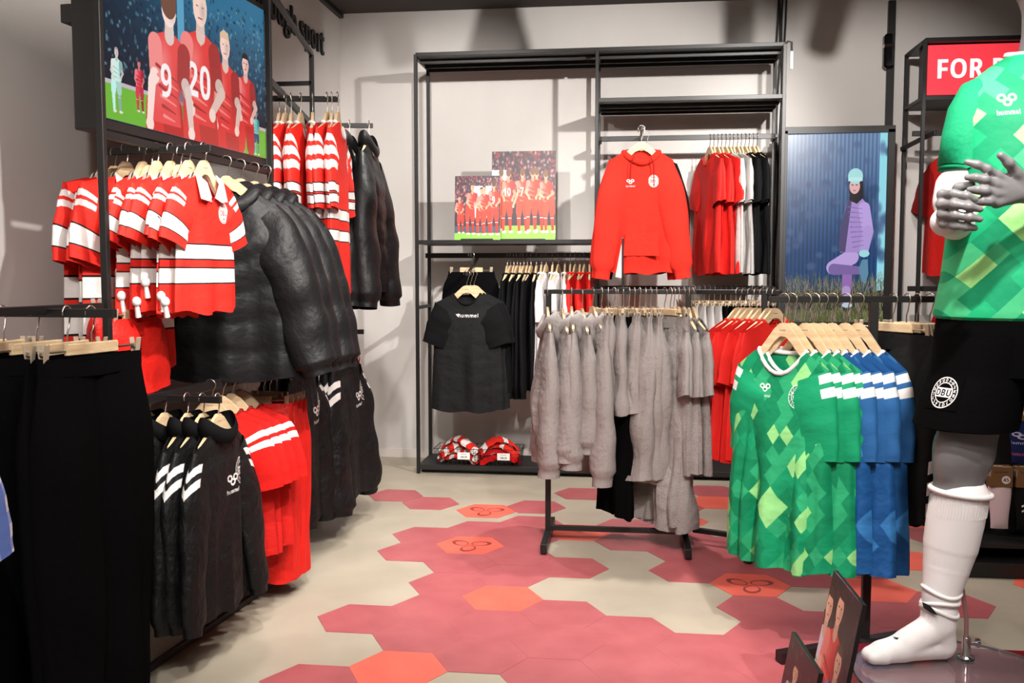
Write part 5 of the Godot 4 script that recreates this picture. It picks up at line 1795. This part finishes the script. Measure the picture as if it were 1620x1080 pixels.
func loft(rings: Array, nr := 36, u0 := 0.6, v0 := 1.58, vh := 0.7, fold := 0.0) -> ArrayMesh:
	# rings of [y, centre x, centre z, half width, half depth]
	var b := MB.new()
	var p := PackedVector3Array()
	var t := PackedVector2Array()
	var fine := []
	for j in rings.size() - 1:
		for q in 5:
			var r := []
			for e in 5:
				r.append(lerpf(rings[j][e], rings[j + 1][e], q / 5.0))
			fine.append(r)
	fine.append(rings[-1])
	for r in fine:
		for k in nr + 1:
			var a := TAU * k / nr
			var w := 1.0 + fold * (sin(a * 5.0 + r[0] * 22.0) * 0.6 + sin(a * 9.0 - r[0] * 30.0) * 0.4)
			var q := Vector3(r[1] + r[3] * cos(a) * w, r[0], r[2] + r[4] * sin(a) * w)
			p.append(q)
			t.append(Vector2(q.x / u0 + 0.5, (v0 - q.y) / vh))
	b.grid(p, t, nr + 1, true)
	return b.mesh()

func mannequin() -> void:
	var pl := thing("plinth", "low maroon display plinth under the mannequin", "plinth", Vector3(1.22, 0, -2.12))
	obj("block", one_box(Vector3(1.2, 0.155, 1.08), Vector3(0, 0.0775, 0), 0.003), mat(Color(0.42, 0.06, 0.11), 0.3), pl)
	obj("top_panel", one_box(Vector3(1.206, 0.018, 1.086), Vector3(0, 0.164, 0), 0.003), mat(Color(0.42, 0.06, 0.11), 0.22), pl)
	var o := Vector3(1.02, 0.185, -2.56)
	var st := thing("mannequin_stand", "clear glass disc with chrome socket and rod holding the mannequin", "stand", o)
	var b := MB.new()
	b.lathe(PackedVector2Array([Vector2(0.0, -0.001), Vector2(0.262, -0.001), Vector2(0.265, -0.003), Vector2(0.265, -0.009), Vector2(0.262, -0.0115), Vector2(0.0, -0.0115)]), Vector3(-0.17, 0, 0.13), 64)
	var gl := mat(Color(0.75, 0.72, 0.74, 0.12), 0.03)
	gl.transparency = BaseMaterial3D.TRANSPARENCY_ALPHA
	obj("glass_disc", b.mesh(), gl, st)
	b = MB.new()
	b.tube(PackedVector3Array([Vector3(-0.17, -0.006, 0.13) + Vector3(cos(0.0), 0, sin(0.0)) * 0.265] + range(1, 49).map(func(k): return Vector3(-0.17, -0.006, 0.13) + Vector3(cos(TAU * k / 48.0), 0, sin(TAU * k / 48.0)) * 0.2655)), 0.003, 6, false)
	obj("disc_edge", b.mesh(), mat(Color(0.16, 0.12, 0.14), 0.2), st)
	b = MB.new()
	b.lathe(PackedVector2Array([Vector2(0.0, 0.004), Vector2(0.022, 0.003), Vector2(0.022, -0.001), Vector2(0.021, 0.006), Vector2(0.011, 0.008), Vector2(0.011, 0.055), Vector2(0.006, 0.058), Vector2(0.0, 0.058)]), Vector3(-0.122, 0, 0.0), 20)
	b.tube(PackedVector3Array([Vector3(-0.115, 0.042, 0.0), Vector3(-0.095, 0.042, 0.0)]), 0.004, 8)
	b.tube(PackedVector3Array([Vector3(-0.097, 0.042, 0.0), Vector3(-0.089, 0.042, 0.0)]), 0.012, 12)
	obj("chrome_socket", b.mesh(), M.chrome, st)
	b = MB.new()
	b.tube(PackedVector3Array([Vector3(-0.122, 0.05, 0.0), Vector3(-0.124, 0.11, 0.0), Vector3(-0.132, 0.16, 0.0), Vector3(-0.15, 0.25, 0.0)]), 0.006, 10)
	obj("rod", b.mesh(), mat(Color(0.7, 0.55, 0.54), 0.3, 0.7), st)

	var t := thing("mannequin", "grey mannequin in green patterned jersey, black shorts and white knee socks", "mannequin", o)
	var gm := mat(Color(0.43, 0.42, 0.425), 0.42)
	var V := func(x: float, y: float, z: float) -> Vector3: return Vector3(x, y, z)
	# the body: trunk, legs, arms and neck in one skin, hands with separate fingers in finer ones
	var body := [
		[Vector3(-0.06, 0.9, -0.01), Vector3(0.06, 0.9, -0.01), 0.105, 0.105], [Vector3(0, 0.95, 0), Vector3(0, 1.2, 0), 0.12, 0.115], [Vector3(-0.06, 1.3, 0), Vector3(0.06, 1.3, 0), 0.115, 0.115],
		[Vector3(-0.11, 1.455, 0), Vector3(0.11, 1.455, 0), 0.045, 0.045], [Vector3(0, 1.5, -0.005), Vector3(0.01, 1.63, 0.01), 0.052, 0.05],
		[Vector3(-0.1, 0.85, 0), Vector3(-0.153, 0.56, 0.03), 0.085, 0.068], [Vector3(-0.153, 0.56, 0.03), Vector3(-0.165, 0.42, 0.012), 0.06, 0.058], [Vector3(-0.165, 0.42, 0.012), Vector3(-0.2, 0.12, 0.03), 0.058, 0.034],
		[Vector3(-0.192, 0.575, 0.05), Vector3(-0.196, 0.54, 0.05), 0.04, 0.036], [Vector3(-0.195, 0.5, 0.04), Vector3(-0.19, 0.48, 0.035), 0.03, 0.026],
		[Vector3(0.11, 0.86, 0), Vector3(0.16, 0.53, 0.02), 0.1, 0.062], [Vector3(0.16, 0.53, 0.02), Vector3(0.19, 0.08, -0.04), 0.058, 0.036],
		[Vector3(-0.145, 1.43, 0.005), Vector3(-0.195, 1.17, 0.03), 0.042, 0.04], [Vector3(-0.195, 1.17, 0.03), Vector3(-0.265, 1.14, 0.175), 0.04, 0.026],
		[Vector3(0.145, 1.43, 0.0), Vector3(0.23, 1.16, 0.05), 0.042, 0.04], [Vector3(0.23, 1.16, 0.05), Vector3(-0.08, 1.2, 0.222), 0.042, 0.027]]
	obj("body", skin(body, 0.0105, 0.03), gm, t)
	var head := [[Vector3(0.01, 1.74, 0.02), Vector3(0.01, 1.78, 0.0), 0.078, 0.085], [Vector3(-0.005, 1.665, 0.055), Vector3(0.01, 1.72, 0.05), 0.042, 0.06], [Vector3(0.01, 1.6, 0.01), Vector3(0.012, 1.68, 0.01), 0.052, 0.055], [Vector3(-0.012, 1.715, 0.112), Vector3(-0.004, 1.75, 0.098), 0.013, 0.009], [Vector3(-0.025, 1.685, 0.095), Vector3(0.0, 1.685, 0.1), 0.01, 0.01], [Vector3(-0.072, 1.72, 0.0), Vector3(-0.076, 1.75, -0.005), 0.014, 0.016], [Vector3(0.09, 1.72, 0.0), Vector3(0.094, 1.75, -0.005), 0.014, 0.016]]
	obj("head", skin(head, 0.006, 0.02), gm, t)
	# right hand, fingers turned across the body
	var rh := [[Vector3(-0.262, 1.141, 0.165), Vector3(-0.268, 1.145, 0.2), 0.027, 0.023]]
	for q in [[Vector3(-0.302, 1.197, 0.266), Vector3(-0.29, 1.196, 0.304), Vector3(-0.266, 1.19, 0.316), Vector3(-0.246, 1.183, 0.312)], [Vector3(-0.305, 1.175, 0.27), Vector3(-0.29, 1.172, 0.31), Vector3(-0.262, 1.166, 0.322), Vector3(-0.236, 1.16, 0.316)], [Vector3(-0.302, 1.152, 0.268), Vector3(-0.287, 1.148, 0.304), Vector3(-0.258, 1.142, 0.316), Vector3(-0.234, 1.138, 0.31)], [Vector3(-0.296, 1.132, 0.262), Vector3(-0.283, 1.126, 0.292), Vector3(-0.26, 1.122, 0.302), Vector3(-0.24, 1.119, 0.297)]]:
		rh.append([Vector3(-0.268, 1.148, 0.2), q[0], 0.02, 0.012])
		rh.append([q[0], q[1], 0.0105, 0.0095])
		rh.append([q[1], q[2], 0.0095, 0.0088])
		rh.append([q[2], q[3], 0.0088, 0.0075])
	rh.append([Vector3(-0.268, 1.155, 0.205), Vector3(-0.272, 1.192, 0.235), 0.018, 0.013])
	rh.append([Vector3(-0.272, 1.192, 0.235), Vector3(-0.266, 1.213, 0.262), 0.0125, 0.011])
	rh.append([Vector3(-0.266, 1.213, 0.262), Vector3(-0.244, 1.219, 0.28), 0.0105, 0.0085])
	obj("hand", skin(rh, 0.0029, 0.008), gm, t)
	var lh := [[Vector3(-0.07, 1.2, 0.218), Vector3(-0.11, 1.203, 0.235), 0.027, 0.022]]
	for q in [[Vector3(-0.186, 1.238, 0.27), Vector3(-0.215, 1.252, 0.288), Vector3(-0.238, 1.262, 0.292), Vector3(-0.257, 1.268, 0.288)], [Vector3(-0.193, 1.218, 0.276), Vector3(-0.222, 1.228, 0.297), Vector3(-0.24, 1.232, 0.296), Vector3(-0.256, 1.234, 0.288)], [Vector3(-0.192, 1.197, 0.275), Vector3(-0.22, 1.203, 0.296), Vector3(-0.236, 1.205, 0.296), Vector3(-0.25, 1.206, 0.288)], [Vector3(-0.184, 1.178, 0.268), Vector3(-0.208, 1.18, 0.286), Vector3(-0.222, 1.18, 0.288), Vector3(-0.234, 1.179, 0.283)]]:
		lh.append([Vector3(-0.11, 1.203, 0.235), q[0], 0.021, 0.0125])
		lh.append([q[0], q[1], 0.011, 0.0098])
		lh.append([q[1], q[2], 0.0095, 0.009])
		lh.append([q[2], q[3], 0.0088, 0.0075])
	lh.append([Vector3(-0.115, 1.212, 0.24), Vector3(-0.142, 1.244, 0.262), 0.019, 0.0135])
	lh.append([Vector3(-0.142, 1.244, 0.262), Vector3(-0.166, 1.266, 0.282), 0.0125, 0.0108])
	lh.append([Vector3(-0.166, 1.266, 0.282), Vector3(-0.187, 1.282, 0.29), 0.0105, 0.0085])
	obj("hand", skin(lh, 0.0029, 0.008), gm, t)
	# clothes
	var p := Pic.new(1024, 1024, Color(0.02, 0.5, 0.3))
	diamonds(p, [Color(0.04, 0.53, 0.36), Color(0.07, 0.6, 0.4), Color(0.24, 0.66, 0.45), Color(0.6, 0.84, 0.52)], 1024 / 0.6 * 0.78, 1024 / 0.7 * 0.66, 4)
	bee(p, 1024 * (0.5 - 0.105 / 0.6), 1024 * (1.58 - 1.425) / 0.7, 64, 0.85, WHITE, Color(0.05, 0.5, 0.3))
	crest(p, 1024 * (0.5 + 0.09 / 0.6), 1024 * (1.58 - 1.41) / 0.7, 62, 0.9, WHITE, Color(0.02, 0.45, 0.27))
	var jm := cloth(RED, 0.6, M.wrinkle, 0.25, p.tex())
	var j := obj("jersey", loft([[0.898, -0.004, 0.0, 0.215, 0.146], [0.908, -0.004, 0.0, 0.226, 0.155], [1.0, 0, 0, 0.213, 0.15], [1.12, 0, 0, 0.203, 0.142], [1.28, 0, 0.004, 0.203, 0.138], [1.4, 0, 0.004, 0.2, 0.126], [1.465, 0, 0.0, 0.186, 0.104], [1.51, 0, -0.004, 0.15, 0.086], [1.54, 0, -0.004, 0.11, 0.074], [1.562, 0, -0.004, 0.074, 0.066], [1.568, 0, -0.004, 0.066, 0.06]], 60, 0.6, 1.58, 0.7, 0.008), jm, t)
	b = MB.new()
	var ring := PackedVector3Array()
	for k in 33:
		ring.append(Vector3(0.07 * cos(TAU * k / 32.0), 1.566 - 0.012 * sin(TAU * k / 32.0), -0.004 + 0.064 * sin(TAU * k / 32.0)))
	b.tube(ring, 0.0075, 8, false)
	obj("collar", b.mesh(), M.white_cloth, j)
	for sx in [-1.0, 1.0]:
		b = MB.new()
		b.tube(PackedVector3Array([Vector3(sx * 0.105, 1.485, -0.004), Vector3(sx * 0.135, 1.462, 0.0), Vector3(sx * 0.156, 1.42, 0.008), Vector3(sx * 0.17, 1.36, 0.013), Vector3(sx * 0.182, 1.285, 0.018), Vector3(sx * 0.183, 1.277, 0.018), Vector3(sx * 0.182, 1.287, 0.018)]), [0.042, 0.056, 0.059, 0.058, 0.056, 0.0545, 0.05], 28, false)
		obj("jersey_sleeve", b.mesh(), M.green, t)
	var us := [[Vector3(-0.168, 1.36, 0.013), Vector3(-0.19, 1.175, 0.028), 0.042, 0.046], [Vector3(-0.19, 1.175, 0.028), Vector3(-0.2, 1.15, 0.05), 0.046, 0.046], [Vector3(-0.2, 1.15, 0.05), Vector3(-0.262, 1.14, 0.168), 0.047, 0.031], [Vector3(-0.262, 1.14, 0.166), Vector3(-0.263, 1.14, 0.174), 0.033, 0.033],
		[Vector3(-0.2, 1.235, 0.03), Vector3(-0.175, 1.225, 0.03), 0.046, 0.046], [Vector3(-0.2, 1.2, 0.03), Vector3(-0.18, 1.19, 0.035), 0.05, 0.046]]
	obj("undersleeve", skin(us, 0.006, 0.012, 4.0), M.white_cloth, t)
	us = [[Vector3(0.168, 1.36, 0.013), Vector3(0.228, 1.165, 0.05), 0.044, 0.05], [Vector3(0.228, 1.165, 0.05), Vector3(-0.06, 1.197, 0.212), 0.05, 0.033]]
	obj("undersleeve", skin(us, 0.007, 0.012, 4.0), M.white_cloth, t)
	var sh := cloth(Color(0.03, 0.029, 0.031), 0.85, M.wrinkle, 0.3)
	b = MB.new()
	sh.metallic_specular = 0.1
	var so := obj("shorts", loft([[0.96, -0.004, 0, 0.212, 0.145], [0.85, -0.004, 0, 0.222, 0.15], [0.76, 0, 0, 0.222, 0.15]], 40, 0.6, 1.0, 0.4, 0.004), sh, t)
	for sx in [-1.0, 1.0]:
		obj("shorts_leg", loft([[0.86, sx * 0.105, 0.0, 0.118, 0.142], [0.76, sx * 0.115, 0.005, 0.118, 0.135], [0.7, sx * 0.135, 0.01, 0.122, 0.136], [0.625, sx * 0.15, 0.015, 0.125, 0.138], [0.622, sx * 0.15, 0.015, 0.12, 0.133]], 40, 0.6, 1.0, 0.4, 0.012), sh, t)
	var cp := Pic.new(256, 256, Color(0.03, 0.029, 0.031))
	crest(cp, 128, 128, 118, 0.92, WHITE, Color(0.03, 0.029, 0.031))
	var cm := cloth(RED, 0.85, null, 0.0, cp.tex())
	cm.metallic_specular = 0.1
	b = MB.new()
	var pts := PackedVector3Array()
	var uvs := PackedVector2Array()
	for y in 9:
		for x in 9:
			var a := lerpf(2.86, 2.2, x / 8.0)
			var yy := 0.76 - 0.085 * y / 8.0
			var kk := (0.76 - yy) / 0.135
			pts.append(Vector3(lerpf(-0.115, -0.15, kk) + lerpf(0.1225, 0.1285, kk) * cos(a) * 1.012, yy, lerpf(0.005, 0.015, kk) + lerpf(0.1385, 0.1415, kk) * sin(a) * 1.012))
			uvs.append(Vector2(x / 8.0, y / 8.0))
	b.grid(pts, uvs, 9)
	obj("crest", b.mesh(), cm, so)
	# white sock: knee to toe in one skin
	for sx in [-1.0, 1.0]:
		var s := [[Vector3(-0.158, 0.438, 0.022), Vector3(-0.165, 0.37, 0.012), 0.069, 0.07, 0.0005], [Vector3(-0.165, 0.37, 0.012), Vector3(-0.172, 0.31, 0.008), 0.07, 0.0675, 0.0005], [Vector3(-0.172, 0.31, 0.008), Vector3(-0.182, 0.25, 0.011), 0.0675, 0.058, 0.0005], [Vector3(-0.182, 0.25, 0.011), Vector3(-0.197, 0.175, 0.02), 0.058, 0.046, 0.0005], [Vector3(-0.197, 0.175, 0.02), Vector3(-0.203, 0.1, 0.026), 0.044, 0.041], [Vector3(-0.203, 0.1, 0.026), Vector3(-0.192, 0.042, 0.016), 0.042, 0.038],
			[Vector3(-0.21, 0.09, 0.028), Vector3(-0.285, 0.05, 0.044), 0.04, 0.036], [Vector3(-0.192, 0.04, 0.016), Vector3(-0.3, 0.036, 0.046), 0.037, 0.034], [Vector3(-0.3, 0.036, 0.046), Vector3(-0.352, 0.028, 0.058), 0.036, 0.03], [Vector3(-0.352, 0.026, 0.05), Vector3(-0.383, 0.021, 0.058), 0.027, 0.02], [Vector3(-0.35, 0.025, 0.07), Vector3(-0.377, 0.02, 0.078), 0.025, 0.018],
			[Vector3(-0.2, 0.13, 0.026), Vector3(-0.203, 0.1, 0.026), 0.043, 0.042]]
		if sx > 0:
			for q in s:
				q[0] = Vector3(-q[0].x, q[0].y, q[0].z - 0.02 - (0.44 - q[0].y) * 0.08)
				q[1] = Vector3(-q[1].x, q[1].y, q[1].z - 0.02 - (0.44 - q[1].y) * 0.08)
		var sk := obj("sock", skin(s, 0.006, 0.006, 9.0, 0.002), M.sock, t)
		b = MB.new()
		ring = PackedVector3Array()
		for k in 41:
			ring.append(Vector3(sx * 0.157 + 0.0715 * cos(TAU * k / 40.0), 0.452 - 0.006 * cos(TAU * k / 40.0), (0.022 if sx < 0 else 0.0) + 0.0715 * sin(TAU * k / 40.0)))
		b.tube(ring, 0.0075, 10, false)
		obj("rolled_top", b.mesh(), M.sock, sk)
		if sx < 0:
			for q in [[0.186, 0.0465, -0.1956, 0.0195, 0.1], [0.16, 0.0455, -0.199, 0.022, -0.12], [0.138, 0.0445, -0.201, 0.024, 0.16]]:
				ring = PackedVector3Array()
				for k in 37:
					var a := TAU * k / 36.0
					ring.append(Vector3(q[2] + q[1] * cos(a), q[0] + 0.006 * sin(a * 2.0 + q[4] * 20.0) - q[4] * 0.05 * cos(a), q[3] + q[1] * sin(a)))
				b = MB.new()
				b.tube(ring, 0.0055, 8, false)
				obj("gathered_fold", b.mesh(), M.sock, sk)
			b = MB.new()
			for k in 26:
				var a := TAU * k / 26.0
				b.tube(PackedVector3Array([Vector3(-0.201 + 0.0435 * cos(a), 0.132, 0.024 + 0.0435 * sin(a)), Vector3(-0.2035 + 0.0425 * cos(a), 0.092, 0.026 + 0.0425 * sin(a))]), 0.0019, 5, false)
			for k in 60:
				var a := TAU * k / 60.0
				b.tube(PackedVector3Array([Vector3(-0.158 + 0.0695 * cos(a), 0.445, 0.022 + 0.0695 * sin(a)), Vector3(-0.162 + 0.07 * cos(a), 0.39, 0.015 + 0.07 * sin(a))]), 0.0014, 5, false)
			obj("ribbing", b.mesh(), M.sock, sk).set_meta("kind", "stuff")
			b = MB.new()
			b.slab(PackedVector2Array([Vector2(-0.02, 0.01), Vector2(0.0, 0.006), Vector2(0.012, -0.004), Vector2(0.02, -0.014), Vector2(0.004, -0.012), Vector2(-0.016, -0.004)]), 0.002, Transform3D(Basis(Vector3.UP, -0.75), Vector3(-0.236, 0.152, 0.06)))
			obj("woven_mark", b.mesh(), mat(Color(0.03, 0.03, 0.03), 0.8), sk)
			b = MB.new()
			b.slab(PackedVector2Array([Vector2(-0.014, 0.004), Vector2(0.01, 0.0), Vector2(0.002, -0.008)]), 0.0015, Transform3D(Basis(Vector3.RIGHT, -0.5), Vector3(-0.312, 0.068, 0.062)))
			obj("woven_mark", b.mesh(), mat(Color(0.03, 0.03, 0.03), 0.8), sk)

func _ready() -> void:
	var cam := Camera3D.new()
	cam.name = "camera"
	add_child(cam)
	cam.position = Vector3(0, 1.2, 0)
	cam.rotation = Vector3(deg_to_rad(-4.1), deg_to_rad(7.0), 0)
	cam.fov = rad_to_deg(2.0 * atan(540.0 / 1490.0))
	cam.near = 0.05
	cam.far = 40.0
	cam.current = true
	var we := WorldEnvironment.new()
	we.name = "environment"
	var env := Environment.new()
	env.background_mode = Environment.BG_COLOR
	env.background_color = Color(0.02, 0.02, 0.02)
	env.tonemap_mode = Environment.TONE_MAPPER_LINEAR
	env.tonemap_exposure = 1.0
	env.sdfgi_enabled = true
	env.ssao_enabled = true
	env.ssil_enabled = true
	we.environment = env
	add_child(we)
	make_materials()
	M.shelf = mat(Color(0.12, 0.115, 0.115), 0.5)
	M.sock = cloth(Color(0.87, 0.85, 0.85), 0.95, noise_tex(0.15, true, 2.0, 61), 0.3)
	lights()
	room()
	back_rack()
	wall_bays()
	television()
	portrait_screen()
	right_rack()
	pipes()
	goods_left()
	goods_back()
	goods_middle()
	goods_right()
	boards()
	mannequin()
